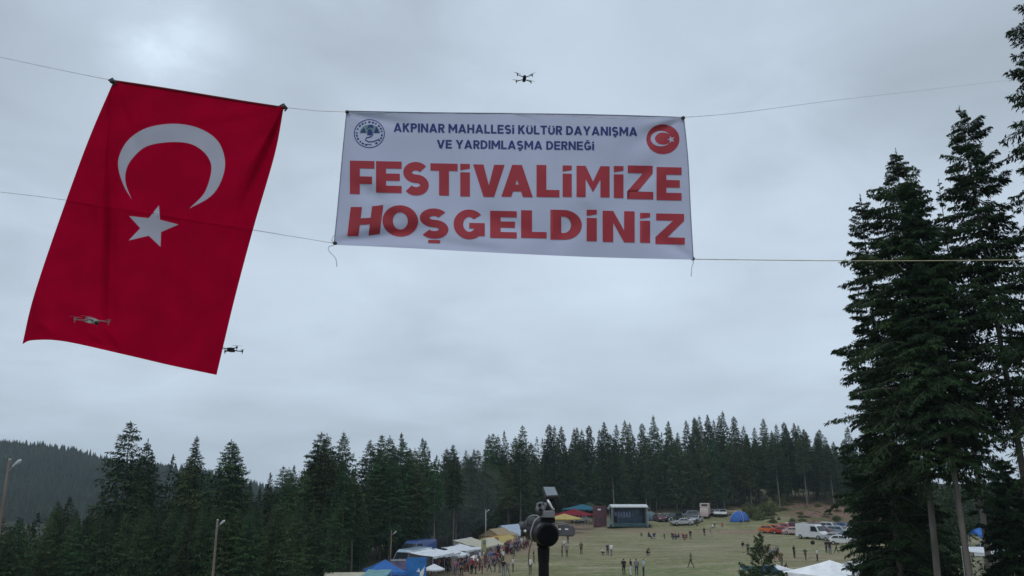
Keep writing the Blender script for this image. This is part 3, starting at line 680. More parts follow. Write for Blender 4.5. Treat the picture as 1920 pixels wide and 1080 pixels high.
def grow(polys, e):                                   # halo of the letter, a little larger
    o = []
    for loops in polys:
        lp = loops[0]; cx_ = sum(p[0] for p in lp) / len(lp); cy_ = sum(p[1] for p in lp) / len(lp); o.append(lp)
    return o
big1 = [('F', 656, 702, 301, 363.5), ('E', 705, 753, 302, 361), ('S', 755, 805, 304, 365), ('T', 807, 858, 306, 366), ('i', 863, 881, 307, 368), ('V', 887, 946, 308, 368.5), ('A', 940, 999, 308.5, 368.5),
        ('L', 1006, 1049, 309, 369), ('i', 1055, 1072, 310, 369), ('M', 1081, 1143, 310.5, 369), ('i', 1151, 1169, 311, 371), ('Z', 1176, 1225, 310, 373), ('E', 1231, 1278, 313, 375)]
big2 = [('H', 651, 712, 388, 443), ('O', 717, 784, 384, 443), ('Ş', 786, 842, 391, 446), ('G', 848, 909, 393, 447), ('E', 919, 969, 395, 446), ('L', 977, 1025, 394, 446), ('D', 1032, 1091, 393, 449),
        ('i', 1100, 1119, 393, 452), ('N', 1130, 1190, 395, 453.5), ('i', 1200, 1219, 399, 455), ('Z', 1229, 1284, 400, 457.5)]
AR = {'I': .3}
for row in (big1, big2):
    for ch, x0, x1, yt, yb in row:
        w_, _ = glyph(ch, .27); t_ = .29
        if ch == 'H': pol = put('H', 651, 712, 388, 443, .29, .0); pol = [[[(x + (443 - y) * .12 - 3 * 0, y - (x - 651) * .13 + 4 if x > 680 else y) for x, y in lp] for lp in l_] for l_ in pol]
        else: pol = put(ch, x0, x1, yt, yb, t_)
        nm = {'i': 'letter_i', 'Ş': 'letter_s_cedilla'}.get(ch, 'letter_' + ch.lower())
        adopt(decal(nm, pol, bd, vred, None, .008), bn)
def line(text, x0, x1, yl, yr, cap, t, mt):
    adv = []; X = 0
    for ch in text:
        if ch == ' ': adv.append((ch, X, 0)); X += .36; continue
        w_, _ = glyph(ch, t); adv.append((ch, X, w_)); X += w_ + .11
    tot = X - .11; k = (x1 - x0) / tot
    for word_start in [0]:
        polys = []; words = []
        for ch, xx, w_ in adv:
            if ch == ' ':
                words.append(polys); polys = []; continue
            a = x0 + xx * k; b_ = x0 + (xx + w_) * k; yy = yl + (yr - yl) * (a - x0) / (x1 - x0)
            polys += put(ch, a, b_, yy, yy + cap, t, (yr - yl) / (x1 - x0))
        words.append(polys)
    for wv in words: adopt(decal('lettering', wv, bd, mt, None, .007, 8), bn)
line('AKPINAR MAHALLESi KULTUR DAYANIŞMA', 738, 1195, 230.5, 238.5, 16.5, .24, vblue)
line('VE YARDIMLAŞMA DERNEĞi', 819, 1114, 262, 265.5, 16, .24, vblue)
# round emblems
disc = arc(1243, 261, 31, 28, 0, 360, 40)[:-1]
adopt(decal('flag_emblem', [[disc]], bd, vred, None, .004), bn)
oc = arc(1239, 260, 19, 14.5, 35, 325, 28); ic = arc(1243.5, 260, 15.5, 11.5, 322, 38, 28)
adopt(decal('emblem_crescent', [[oc + ic]], bd, vinyl, None, .008), bn)
st = []
for k in range(10):
    r_ = 7.5 if k % 2 == 0 else 3.; a = R(180 + 36 * k); st.append((1258.5 + r_ * math.cos(a), 261.5 + r_ * math.sin(a)))
adopt(decal('emblem_star', [[st]], bd, vinyl, None, .008), bn)
def ringp(cx_, cy_, rx, ry, wd, a0=0, a1=360, n=40):
    return [arc(cx_, cy_, rx, ry, a0, a1, n) + arc(cx_, cy_, rx - wd, ry - wd, a1, a0, n)]
ex, ey = 692.5, 250.5
rings = [ringp(ex, ey, 29, 27, 1.6, 0, 359.5)]
for k in range(22):                                   # the ring of tiny capitals
    a = 200 + k * 16.2
    if 95 > (a % 360) > 62: continue
    rings.append(ringp(ex, ey, 25.4, 23.2, 3.2, a, a + (11 if k % 3 else 7), 4))
adopt(decal('emblem_ring', rings, bd, vblue, None, .0045), bn)
adopt(decal('emblem_sky', [[arc(ex + 1, ey - 1, 19, 16, 180, 360, 24)]], bd, vteal, None, .0045), bn)
mtn = [[[(676, 248), (682, 239), (686, 248)]], [[(701, 249), (706, 236), (711, 249)]], [[(688, 253), (690, 245), (693, 241), (697, 245), (700, 254)]], [[(687, 243), (692, 233.5), (699, 234), (700, 240), (693, 238)]]]
adopt(decal('emblem_mountains', mtn, bd, vblue, None, .009), bn)
adopt(decal('emblem_river', [strip([(697, 256), (687, 258.5), (685, 262.5), (691, 266), (700, 265.5), (711, 261)], 2.2), strip([(688, 270.5), (697, 271.5)], 1.4)], bd, vblue, None, .0045), bn)
hemm = mat('banner_hem', (.22, .24, .34), .7)
for nm, pts in (('top_hem', [(650, 208), (800, 211), (1000, 213), (1160, 216), (1282, 220)]), ('side_hem', [(1282, 220), (1290, 300), (1295, 400), (1300, 487)]),
                ('side_hem', [(650, 208), (642, 290), (633, 390), (626, 459)])):
    mb = MB(); mb.tube([P(p.x, p.y, bd(p.x, p.y) - .004) for p in edge(pts, 24)], .007, 6); adopt(mb.build(nm, hemm, smooth=True), bn)
# ropes
rope_g = mat('grey_rope', (.60, .63, .68), .8); rope_y = mat('pale_yellow_rope', (.45, .42, .28), .8)
def rope(name, label, pts, r, mt, n=30, parent=None):
    P3 = [P(*p) for p in pts]; e = edge([tuple(p) for p in P3], n); mb = MB(); mb.tube(e, r, 6)
    o = mb.build(name, mt, parent, smooth=True)
    if label: tag(o, label, 'rope')
    return o
rope('rope', 'upper grey rope holding the flag and the top edge of the banner', [(-260, 50, 12.3), (0, 107, 12.0), (213, 151, 11.98), (372, 176, 12.0), (532, 201, 11.98), (650, 210, 12.0), (960, 213, 12.02), (1282, 220, 12.0), (1600, 184, 18), (1895, 150, 32.5)], .0044, rope_g, 80)
rope('rope', 'lower left grey rope running behind the flag to the banner corner', [(-300, 335, 12.2), (0, 360, 12.05), (210, 388, 12.0), (480, 432, 12.0), (626, 456, 12.0)], .0044, rope_g, 50)
rope('rope', 'lower right pale yellow rope stretched from the banner corner past the tall spruces', [(1300, 486, 12.0), (1600, 489, 12.0), (1920, 487, 12.0), (2300, 478, 12.1)], .0062, rope_y, 40)
rope('rope', 'loose grey rope end dangling from the lower left corner of the banner', [(627, 440, 11.97), (622, 450, 11.95), (626, 459, 11.97), (616, 463, 11.97), (618, 472, 11.97), (629, 484, 11.97), (632, 500, 11.97)], .0065, rope_g, 24)
rope('rope', 'short grey rope end dangling from the lower right corner of the banner', [(1299, 484, 11.97), (1300, 492, 11.97), (1297, 502, 11.97), (1296, 518, 11.97)], .0065, rope_g, 14)
for (x, y) in ((651, 210), (1281, 221), (1299, 485), (628, 456)):
    q = P(x, y, 11.98); mb = MB(); mb.ell(q, (.035, .035, .03)); adopt(mb.build('corner_knot', darkp, smooth=True), bn)

# ------------------------------------------------------------------ drones
def drone(loc, rz, s, label, bodym, armm, tilt=0.):
    e = empty('drone', loc, rz, label, 'drone', 'small drones hovering above the meadow'); e.scale = (s, s, s); e.rotation_euler.x = tilt
    b = MB(); b.prism([(-.13, .0), (-.15, .02), (-.13, .045), (-.03, .06), (.10, .05), (.15, .02), (.14, -.02), (.0, -.035), (-.10, -.025)], -.05, .05, [.6, .6, .7, .8, .7, .6, .8, 1, .9]); b.build('body', bodym, e, bevel=.006)
    g_ = MB(); g_.ell((0, -.15, -.02), (.028, .03, .028)); g_.box((0, -.13, .0), (.05, .02, .03)); g_.build('gimbal_camera', blackp, e, smooth=True)
    bt = MB(); bt.box((0, .05, .055), (.065, .14, .02)); bt.build('battery', armm, e, bevel=.004)
    for sx in (-1, 1):
        for (sy, y0, yt, zt) in ((-1, -.07, -.16, .035), (1, .07, .15, .0)):
            tip_ = Vector((sx * .20, yt, zt)); a = MB(); a.tube([(sx * .03, y0, .015), (sx * .11, (y0 + yt) / 2 - .02 * sy, zt), tip_], [.014, .011, .011], 6)
            ao = a.build('arm', armm, e, smooth=True)
            m_ = MB(); m_.cyl(tip_ + Vector((0, 0, -.02)), tip_ + Vector((0, 0, .035)), .018, .016, 10); m_.build('motor', armm, ao)
            l_ = MB(); l_.cyl(tip_ + Vector((0, 0, -.02)), tip_ + Vector((0, 0, -.06)), .008, .006, 6); l_.build('landing_foot', armm, ao)
            pr_ = MB(); a0 = random.random() * 3.14
            for k in (0, math.pi):
                d = Vector((math.cos(a0 + k), math.sin(a0 + k), 0)); n_ = Vector((-d.y, d.x, 0)); c = tip_ + Vector((0, 0, .04))
                pr_.add([c + n_ * .004, c + d * .03 + n_ * .011 + Vector((0, 0, .004)), c + d * .115 + n_ * .003, c + d * .115 - n_ * .005, c + d * .03 - n_ * .012, c - n_ * .004,
                         c + n_ * .004 - Vector((0, 0, .002)), c + d * .03 + n_ * .011 + Vector((0, 0, .002)), c + d * .115 + n_ * .003 - Vector((0, 0, .002)), c + d * .115 - n_ * .005 - Vector((0, 0, .002)), c + d * .03 - n_ * .012 - Vector((0, 0, .002)), c - n_ * .004 - Vector((0, 0, .002))],
                        [(0, 1, 2, 3, 4, 5), (11, 10, 9, 8, 7, 6), (0, 6, 7, 1), (1, 7, 8, 2), (2, 8, 9, 3), (3, 9, 10, 4), (4, 10, 11, 5)])
            pr_.build('propeller', armm, ao)
    return e
drone(P(983, 148, 17), R(5), .88, 'black quadcopter drone hovering high above the top edge of the banner', blackp, blackp)
dr = drone(P(172, 603, 9.4), R(62), .72, 'light grey quadcopter drone flying in front of the lower part of the red flag', mat('pale_grey_shell', (.28, .30, .28), .4), mat('arm_grey', (.26, .2, .22), .5))
dr.rotation_mode = 'QUATERNION'; dr.rotation_quaternion = (Matrix.Rotation(R(8), 3, 'Y') @ Matrix.Rotation(R(7), 3, 'X') @ Matrix.Rotation(R(62), 3, 'Z')).to_quaternion()
drone(P(433, 657, 16), R(-4), .92, 'small black drone half hidden by the right edge of the red flag', blackp, blackp)

# ------------------------------------------------------------------ video camera on its tripod
YC = 4.3
def c_(px, py, dy=0.): return P(px, py, YC + dy)
vc = empty('video_camera', c_(1020, 1030), label='black video camera with raised monitor on a tripod facing the meadow', cat='video camera')
def vp(mb, name, mt, smooth=False, bevel=0, par=None):
    o = mb.build(name, mt, smooth=smooth, bevel=bevel)
    if par is None: adopt(o, vc)
    else: o.parent = par; o.matrix_parent_inverse = par.matrix_parent_inverse.copy() if False else Matrix.Identity(4)
    return o
b = MB(); b.tube([c_(1022, 1001, -.05), c_(1021, 1000.5, -.04), c_(1016, 998, .0), c_(1004, 993, .12), c_(997, 991, .18), c_(992, 990, .22)], [.050, .058, .060, .061, .058, .045], 20); vp(b, 'camera_body', blackp, True)
b = MB(); b.cyl(c_(1028, 1003, -.12), c_(1019, 1000, -.03), .0615, .0605, 11); vp(b, 'rear_housing', blackp, bevel=.009)
b = MB(); b.cyl(c_(1028.2, 1003.1, -.123), c_(1027, 1003, -.11), .047, .05, 24); vp(b, 'rear_cap', darkp2, bevel=.002)
b = MB(); b.tube([c_(994, 991, .20), c_(987, 989, .27), c_(984, 988, .30)], [.045, .034, .030], 16); b.tube([c_(985, 990, .29), c_(980, 984, .34), c_(975, 981, .36)], [.03, .018, .010], 8); b.box(c_(985, 1000, .2), (.05, .06, .03)); vp(b, 'lens_hood', darkp, True)
b = MB(); b.box(c_(1026, 975, .05), (.075, .16, .035)); b.box(c_(1026, 984, .02), (.03, .10, .03)); vp(b, 'top_handle', blackp, bevel=.006)
b = MB(); b.box(c_(1029, 964, -.02), (.062, .07, .036)); vp(b, 'audio_box', greyp, bevel=.004)
b = MB(); b.cyl(c_(1011, 955, -.03), c_(1024, 950, .06), .022, .022, 14); b.cyl(c_(1009, 947, -.03), c_(1017, 945, .0), .013, .013, 10); vp(b, 'microphone_clamp', greyp, True)
b = MB(); b.cyl(c_(1011.5, 947, -.04), c_(1013, 947, -.035), .009, .009, 10); b.cyl(c_(1013, 956, -.05), c_(1014, 956, -.04), .008, .008, 10); vp(b, 'clamp_screw', blackp)
b = MB(); b.cyl(c_(1024, 968, .0), c_(1030, 945, .0), .012, .010, 8); b.cyl(c_(1029, 946, 0), c_(1034, 934, .01), .013, .012, 8); b.ell(c_(1033, 937, 0), (.022, .016, .013)); vp(b, 'monitor_arm', blackp, True)
b = MB(); b.tube([c_(1026.5, 937, -.05), c_(1030, 943, -.055), c_(1034, 951, -.05), c_(1039, 957, -.05)], [.006, .008, .006, .007], 7); vp(b, 'steel_lever', mat('bright_steel', (.6, .6, .62), .3, metal=.7), True)
mcs = [c_(1016, 915, .02), c_(1040, 915.5, .03), c_(1047.5, 933, -.03), c_(1023, 934, -.03)]
b = MB(); nrm = (mcs[1] - mcs[0]).cross(mcs[3] - mcs[0]).normalized() * .012
b.add([m_ + nrm for m_ in mcs] + [m_ - nrm for m_ in mcs], [(0, 1, 2, 3), (7, 6, 5, 4), (0, 4, 5, 1), (1, 5, 6, 2), (2, 6, 7, 3), (3, 7, 4, 0)]); vp(b, 'monitor', darkp, bevel=.003)
fc = sum((Vector(m_) for m_ in mcs), Vector()) / 4; sgn_ = -1 if (nrm.y > 0) else 1
b = MB(); b.add([fc + (m_ - fc) * .86 + nrm * sgn_ * 1.15 for m_ in mcs], [(0, 1, 2, 3)]); vp(b, 'monitor_screen', mat('reflecting_screen', (.20, .235, .26), .3, spec=.8))
b = MB(); b.tube([c_(1036, 937, .01), c_(1041, 944, .02), c_(1043, 952, .05), c_(1040, 960, .05)], .003, 5); vp(b, 'monitor_cable', blackp, True)
# the fold-out viewing panel to the right
pc = [c_(1046, 984, -.02), c_(1074, 985, .05), c_(1078, 990, .055), c_(1078, 1002, .055), c_(1074, 1006, .05), c_(1047, 1005, -.02)]
b = MB(); nn = Vector((.0, .010, 0)); b.add([q - nn for q in pc] + [q + nn for q in pc], [(0, 1, 2, 3, 4, 5), (11, 10, 9, 8, 7, 6)] + [(i, i + 6, (i + 1) % 6 + 6, (i + 1) % 6) for i in range(6)]); vp(b, 'viewing_panel', mat('panel_grey', (.075, .072, .085), .35, spec=.5), bevel=.003)
for (xa, xb) in ((1047, 1051.5), (1059, 1065)):  # thin white bars paint in the bright highlights on the panel
    b = MB(); b.box((c_(xa, 992, -.03) + c_(xb, 992, -.01)) / 2 + Vector((0, -.012, 0)), (abs(xb - xa) / F * YC, .004, .007)); vp(b, 'panel_highlight', mat('painted_highlight', (.75, .75, .78), .5), bevel=0)
b = MB(); b.tube([c_(1035, 982, -.03), c_(1050, 981, -.03), c_(1066, 983.5, .03)], .004, 6); vp(b, 'panel_hinge', mat('hinge_grey', (.2, .2, .22), .4), True)
b = MB(); b.ell(c_(986, 996, .08), (.014, .014, .009)); vp(b, 'silver_button', mat('bright_steel', (.6, .6, .62), .3), True)
cab = mat('grey_cable', (.30, .30, .33), .6)
for pts in ([(987, 984, .08), (990, 972, .04), (998, 967, .02), (1007, 967, .02), (1013, 970, .0)], [(1012, 969, -.08), (1003, 976, -.1), (998, 988, -.1), (995, 1000, -.1), (996, 1010, -.09), (998, 1015, -.06)], [(1006, 998, -.08), (1009, 988, -.1), (1015, 984, -.1)]):
    b = MB(); b.tube(edge([tuple(c_(*q)) for q in pts], 24), .0042, 6); vp(b, 'cable', cab, True)
b = MB(); b.tube(edge([tuple(c_(*q)) for q in [(997, 1014, -.05), (993, 1030, -.03), (991, 1046, .0), (992, 1062, .03), (994, 1085, .05), (1000, 1130, .08)]], 24), .0034, 6); vp(b, 'hanging_cable', mat('olive_cable', (.20, .20, .15), .6), True)
top_ = c_(1019, 1018, .0); gx, gy = top_.x, top_.y; gzz = gz(gx, gy)
b = MB(); b.cyl((gx, gy, gzz + .75), (gx, gy, top_.z + .0), .030, .0265, 14); vp(b, 'tripod_column', blackp)
b = MB(); b.cyl((gx, gy, top_.z - .10), (gx, gy, top_.z - .02), .029, .033, 14); b.box((gx, gy, top_.z), (.07, .10, .03)); vp(b, 'tripod_head', blackp, bevel=.004)
for k in range(3):
    a = R(90 + 120 * k); b = MB(); b.cyl((gx, gy, gzz + 1.0), (gx + .5 * math.cos(a), gy + .5 * math.sin(a), gz(gx + .5 * math.cos(a), gy + .5 * math.sin(a))), .018, .014, 8); vp(b, 'leg', blackp)

# ------------------------------------------------------------------ lamp posts and wires
def lamp(px_t, py_t, Y, hd, label, wood=True, r=.11, second=False):
    q = P(px_t, py_t, Y); g0 = gz(q.x, q.y); e = empty('lamp_post', (q.x, q.y, g0), 0, label, 'lamp post', 'lamp posts around the meadow')
    h = q.z - g0; b = MB(); b.tube([(0, 0, -.3), (0, 0, h * .5), (0, 0, h)], [r, r * .85, r * .65], 9); b.build('pole', woodp if wood else metal, e, smooth=True)
    s = hd; a = MB(); a.tube([(0, 0, h - .75 * s), (.18 * s, -.05, h - .62 * s), (.42 * s, -.12, h - .38 * s)], .03 * s, 6); ar = a.build('arm', metal, e, smooth=True)
    l_ = MB(); d = Vector((.75, -.2, .62)).normalized(); c0 = Vector((.34 * s, -.10, h - .46 * s)); l_.tube([c0, c0 + d * .12 * s, c0 + d * .55 * s, c0 + d * .72 * s], [.05 * s, .10 * s, .13 * s, .05 * s], 8)
    l_.build('lamp_head', mat('lamp_head_grey', (.55, .57, .6), .35), ar, smooth=True)
    cr = MB(); cr.cyl((0, 0, h), (0, 0, h + .04), r * .7, r * .5, 8); cr.build('pole_cap', metal, e)
    return Vector((q.x, q.y, g0 + h - .3))
l1 = lamp(18, 862, 38, .75, 'near wooden lamp post with pale lamp head at the left edge', r=.085)
l2 = lamp(408, 975, 54, .62, 'brown wooden lamp post with pale lamp head in front of the left spruces', r=.10)
l3 = lamp(734, 996, 88, .62, 'thin lamp post rising behind the blue tarp tent', r=.08)
l4 = lamp(911, 955, 122, .62, 'slim lamp post standing behind the cream stalls', False, r=.08)
l5 = lamp(1211, 921, 205, .9, 'far lamp post just behind the right end of the stage', False, r=.11)
wire = MB()
def sag(a, b_, s): return [a.lerp(b_, k / 14) - Vector((0, 0, s * 4 * (k / 14) * (1 - k / 14))) for k in range(15)]
for a, b_, nm in ((l2, l3, 'wire from the brown lamp post to the one behind the blue tent'),):
    wv = MB(); wv.tube(sag(a, b_, .5), .012, 5); tag(wv.build('overhead_wire', blackp, smooth=True), 'thin dark ' + nm, 'wire')

# ------------------------------------------------------------------ tents, awnings, stalls
def canopy(px, py, w_, d_, hw, hr, col, label, rz=0., kind='gable', walls=(), wallcol=None, name='market_stall', cat='stall', group=None, loc=None, pole=.035, val=.25):
    p = loc or G(px, py); e = empty(name, p, rz, label, cat, group); x, y = w_ / 2, d_ / 2
    b = MB(); th = .02
    if kind == 'gable':
        for s in (-1, 1):
            n = 6; pts = []
            for j in range(n + 1):
                for i in range(2):
                    u = j / n; zz_ = hw + (hr - hw) * u - .10 * math.sin(math.pi * u); pts.append(((-x if i == 0 else x) * 1.04, s * y * (1 - u) * 1.06, zz_ + th * s * 0))
            b.add(pts, [(2 * j, 2 * j + 1, 2 * j + 3, 2 * j + 2) for j in range(n)])
        for s in (-1, 1): b.add([(s * x, -y, hw), (s * x, y, hw), (s * x, 0, hr)], [(0, 1, 2)])
    elif kind == 'hip':
        n = 5; ring = []
        for j in range(n):
            u = j / n; k = 1.05 * (1 - u); zz_ = hw + (hr - hw) * (u ** 1.35 * .55 + u * .45)
            for (sx, sy) in ((-1, -1), (0, -1), (1, -1), (1, 0), (1, 1), (0, 1), (-1, 1), (-1, 0)):
                mid = (sx == 0 or sy == 0); ring.append((sx * x * k * (.97 if mid else 1), sy * y * k * (.97 if mid else 1), zz_ - (.04 if mid else 0)))
        ring.append((0, 0, hr)); fs_ = [(j * 8 + i, j * 8 + (i + 1) % 8, (j + 1) * 8 + (i + 1) % 8, (j + 1) * 8 + i) for j in range(n - 1) for i in range(8)] + [((n - 1) * 8 + i, (n - 1) * 8 + (i + 1) % 8, n * 8) for i in range(8)]
        b.add(ring, fs_)
    elif kind == 'lean':
        n = 6; pts = []
        for j in range(n + 1):
            u = j / n
            for i in range(4): pts.append((-x + 2 * x * i / 3, -y * 1.1 + 2.2 * y * u, hw + (hr - hw) * u - .12 * math.sin(math.pi * u) - .05 * (i in (1, 2)) + random.uniform(-.04, .04)))
        b.add(pts, [(j * 4 + i, j * 4 + i + 1, j * 4 + i + 5, j * 4 + i + 4) for j in range(n) for i in range(3)])
    b.build('roof', col, e)
    if val:
        v_ = MB(); zt = hw
        segs = [((-x * 1.045, -y * 1.065), (x * 1.045, -y * 1.065))]
        if kind == 'hip': segs += [((-x * 1.05, -y * 1.05), (-x * 1.05, y * 1.05)), ((x * 1.05, -y * 1.05), (x * 1.05, y * 1.05))]
        for (a, c) in segs:
            n = 8; pts = []
            for i in range(n + 1):
                u = i / n; X = a[0] + (c[0] - a[0]) * u; Yy = a[1] + (c[1] - a[1]) * u
                pts += [(X, Yy, zt), (X, Yy - .02, zt - val * (.8 + .2 * (i % 2)))]
            v_.add(pts, [(2 * i, 2 * i + 1, 2 * i + 3, 2 * i + 2) for i in range(n)])
        v_.build('valance', col, e)
    for sx in (-1, 1):
        for sy in (-1, 1):
            b = MB(); b.cyl((sx * x * .98, sy * y * .98, -.05), (sx * x * .98, sy * y * .98, (hr if (kind == 'lean' and sy > 0) else hw) - .03), pole, pole, 6); b.build('pole', metal, e)
    for s in walls:
        b = MB(); zt = (hr if kind == 'lean' and s == 'back' else hw) - .02
        A_, B_ = {'back': ((-x, y * .95), (x, y * .95)), 'front': ((-x, -y * .95), (x, -y * .95)), 'left': ((-x * .95, -y * .93), (-x * .95, y * .93)), 'right': ((x * .95, -y * .93), (x * .95, y * .93))}[s]
        n = 10; pts = []
        for i in range(n + 1):
            u = i / n; wv = .04 * math.sin(i * 2.1); X = A_[0] + (B_[0] - A_[0]) * u; Yy = A_[1] + (B_[1] - A_[1]) * u
            if s in ('back', 'front'): Yy += wv
            else: X += wv
            pts += [(X, Yy, 0), (X, Yy, zt)]
        b.add(pts, [(2 * i, 2 * i + 2, 2 * i + 3, 2 * i + 1) for i in range(n)]); b.build('side_wall', wallcol or col, e)
    return e
Wt = cloth('white', (.74, .77, .82), .12); Cr = cloth('cream', (.62, .60, .48)); Blu = cloth('blue_tarp', (.07, .21, .58)); Lbl = cloth('light_blue', (.10, .25, .55)); Teal = cloth('pale_teal', (.22, .42, .45))
Yel = cloth('yellow', (.58, .46, .18)); Tan = cloth('tan', (.45, .36, .24)); Rd = cloth('red', (.26, .03, .05)); Mar = cloth('maroon', (.10, .025, .04)); Or = cloth('orange', (.50, .18, .05))
Tb = cloth('teal_blue', (.05, .18, .26)); Gy = cloth('grey', (.25, .27, .30)); DkB = cloth('dark_blue', (.03, .05, .12)); Pk = cloth('pink', (.5, .2, .25)); Gn = cloth('green', (.10, .17, .10)); WB = cloth('white_blue', (.5, .6, .72))
A1 = R(68)
def table(px, py, label, colr, rz=0, w_=1.8):
    p = G(px, py); e = empty('trestle_table', p, rz, label, 'table', None)
    b = MB(); b.box((0, 0, .75), (w_, .75, .04)); b.build('table_top', woodp, e)
    b = MB(); n = 12; pts = []
    for i in range(n + 1): pts += [(-w_ / 2 + w_ * i / n, -.39 - .02 * (i % 2), .775), (-w_ / 2 + w_ * i / n, -.41 - .04 * (i % 2), .12)]
    b.add(pts, [(2 * i, 2 * i + 1, 2 * i + 3, 2 * i + 2) for i in range(n)]); b.add([(-w_ / 2, -.4, .776), (w_ / 2, -.4, .776), (w_ / 2, .38, .776), (-w_ / 2, .38, .776)], [(0, 1, 2, 3)]); b.build('cloth', colr, e)
    for sx in (-1, 1):
        b = MB(); b.cyl((sx * w_ * .42, -.25, 0), (sx * w_ * .42, .0, .73), .02, .02, 5); b.cyl((sx * w_ * .42, .25, 0), (sx * w_ * .42, .0, .73), .02, .02, 5); b.build('leg', metal, e)
    return e
# left row, near to far. world positions follow the edge of the meadow
def at_(px, top_py, Y, h): q = P(px, top_py, Y); return Vector((q.x, q.y, gz(q.x, q.y)))
def top_at(px, top_py, Y):           # ground point and the height needed so that the top reaches this photo row
    q = P(px, top_py, Y); g_ = gz(q.x, q.y); return Vector((q.x, q.y, g_)), q.z - g_
def stall(px, tp, Y, w_, d_, eave, col, label, **k):
    p, h = top_at(px, tp, Y); return canopy(0, 0, w_, d_, max(.6, h - eave), h, col, label, loc=p, **k)
stall(655, 1073, 76, 4.2, 3, .5, Cr, 'cream tent roof at the bottom edge left of the blue tarp tent', kind='gable', rz=R(4), walls=('back', 'left'))
stall(722, 1049, 81, 3.8, 3.4, 1.0, Blu, 'blue tarp tent with a peaked roof at the near end of the stall row', kind='hip', rz=R(12), walls=('back', 'left', 'right'), val=.35)
stall(750, 1047, 84, 3.2, 3.0, .8, Blu, 'second blue tarp tent touching the poster wall', kind='hip', rz=R(20), walls=('back', 'left'))
stall(705, 1070, 74, 2.2, 2.2, .35, Teal, 'pale teal awning in front of the blue tarp tent', kind='lean', rz=R(-8))
# blue booth with poster
p, h = top_at(781, 1044, 82); e = empty('blue_booth', p, R(8), 'bright blue cloth walled booth with a poster wall on its left side', 'booth')
b = MB(); b.prism([(-.9, 0), (-.9, h), (.9, h - .15), (.9, 0)], -.95, .95); b.build('wall', mat('blue_sheet', (.03, .17, .48), .6, var=.12, scale=1.2), e, bevel=.02)
b = MB(); b.box((-1.75, -.75, h * .5), (1.45, .06, h * .92)); b.build('poster_wall', mat('poster_print', (.22, .16, .24), .6, scale=2.2, col2=(.07, .09, .14)), e)
b = MB(); b.box((-1.75, -.79, h * .93), (1.5, .05, .14)); b.build('poster_frame', metal, e)
b = MB(); b.add([(x_, -.955, z_ + 1.05) for x_, z_ in ((.0, .75), (.25, 1.1), (.35, .7), (.8, 1.25), (.72, .55), (.5, 0.0), (.3, .0))], [(0, 1, 2), (2, 3, 4), (2, 4, 5, 6)]); b.build('white_motif', Wt, e)
stall(808, 1032, 92, 5.2, 3.0, .4, Wt, 'white awning just behind the blue booth', kind='lean', rz=R(70), walls=('back',), wallcol=Gy)
stall(826, 1031, 97, 4.6, 3.0, .4, Wt, 'white lean to awning second behind the blue booth', kind='lean', rz=R(72), walls=('back',), wallcol=Gy)
stall(846, 1027, 101, 3.4, 3.2, .8, Wt, 'white pointed gazebo in the middle of the stall row', kind='hip', rz=R(70), walls=('back', 'left'), wallcol=Wt)
stall(868, 1023, 108, 6.5, 3.2, .4, Wt, 'flat white awning between the pointed gazebo and the cream tents', kind='lean', rz=R(72), walls=('back',), wallcol=DkB)
stall(893, 1010, 114, 6.4, 4.0, .9, Cr, 'large cream stall tent with a raised front edge', kind='lean', rz=R(70), walls=('back', 'right'), wallcol=Wt)
stall(913, 1009, 119, 4.2, 3.6, .9, Cr, 'narrow cream stall tent beside the green pillar', kind='gable', rz=R(66), walls=('back',), wallcol=Cr)
stall(947, 1005, 130, 9.5, 3.6, .7, Yel, 'yellow awning over a crowded counter', kind='lean', rz=R(66), walls=('back',), wallcol=Or)
stall(935, 990, 142, 7, 4.2, 1.2, Tan, 'tan canvas tent roof behind the yellow awning', kind='gable', rz=R(66), walls=('back',))
stall(962, 983, 148, 9, 5.0, 1.6, WB, 'white and pale blue tent roof at the far end of the stall row', kind='gable', rz=R(62), walls=('back', 'left'))
for (px, tp, bot, Y, colr, lb) in ((907, 1010, 1049, 110, cloth('olive_green', (.42, .42, .22)), 'tall olive green advertising pillar between the cream stalls'), (931, 1007, 1043, 122, Or, 'orange brown inflatable pillar before the yellow awning'),
                                (898, 1028, 1050, 108, Wt, 'white fabric pillar left of the olive green pillar'), (922, 1027, 1048, 114, cloth('dusty_pink', (.45, .34, .36)), 'pinkish fabric pillar right of the olive green pillar')):
    p, h = top_at(px, tp, Y); e = empty('advertising_pillar', p, R(15), lb, 'pillar')
    b = MB(); b.tube([(0, 0, 0), (.03, 0, h * .3), (0, 0, h * .7), (.02, 0, h * .92), (0, 0, h)], [.36, .34, .33, .34, .2], 8); b.build('fabric_column', colr, e)
    b = MB(); b.box((0, -.37, h * .86), (.38, .04, h * .16)); b.build('printed_panel', Gy, e)
    b = MB(); b.cyl((0, 0, 0), (0, 0, .12), .5, .45, 10); b.build('base', darkp, e)
def umbrella(px, tp, Y, r_, col, label, group=None):
    p, h = top_at(px, tp, Y); e = empty('parasol', p, 0, label, 'parasol', group)
    b = MB(); n = 8; pts = [(0, 0, h)] + [(r_ * math.cos(i * 2 * math.pi / n), r_ * math.sin(i * 2 * math.pi / n), h - .5) for i in range(n)] + [(r_ * math.cos(i * 2 * math.pi / n), r_ * math.sin(i * 2 * math.pi / n), h - .64) for i in range(n)]
    b.add(pts, [(0, 1 + i, 1 + (i + 1) % n) for i in range(n)] + [(1 + i, 9 + i, 9 + (i + 1) % n, 1 + (i + 1) % n) for i in range(n)]); b.build('canopy', col, e)
    b = MB(); b.cyl((0, 0, 0), (0, 0, h), .025, .02, 6); b.build('pole', metal, e)
    b = MB(); b.cyl((0, 0, 0), (0, 0, .1), .3, .26, 10); b.build('base', darkp, e)
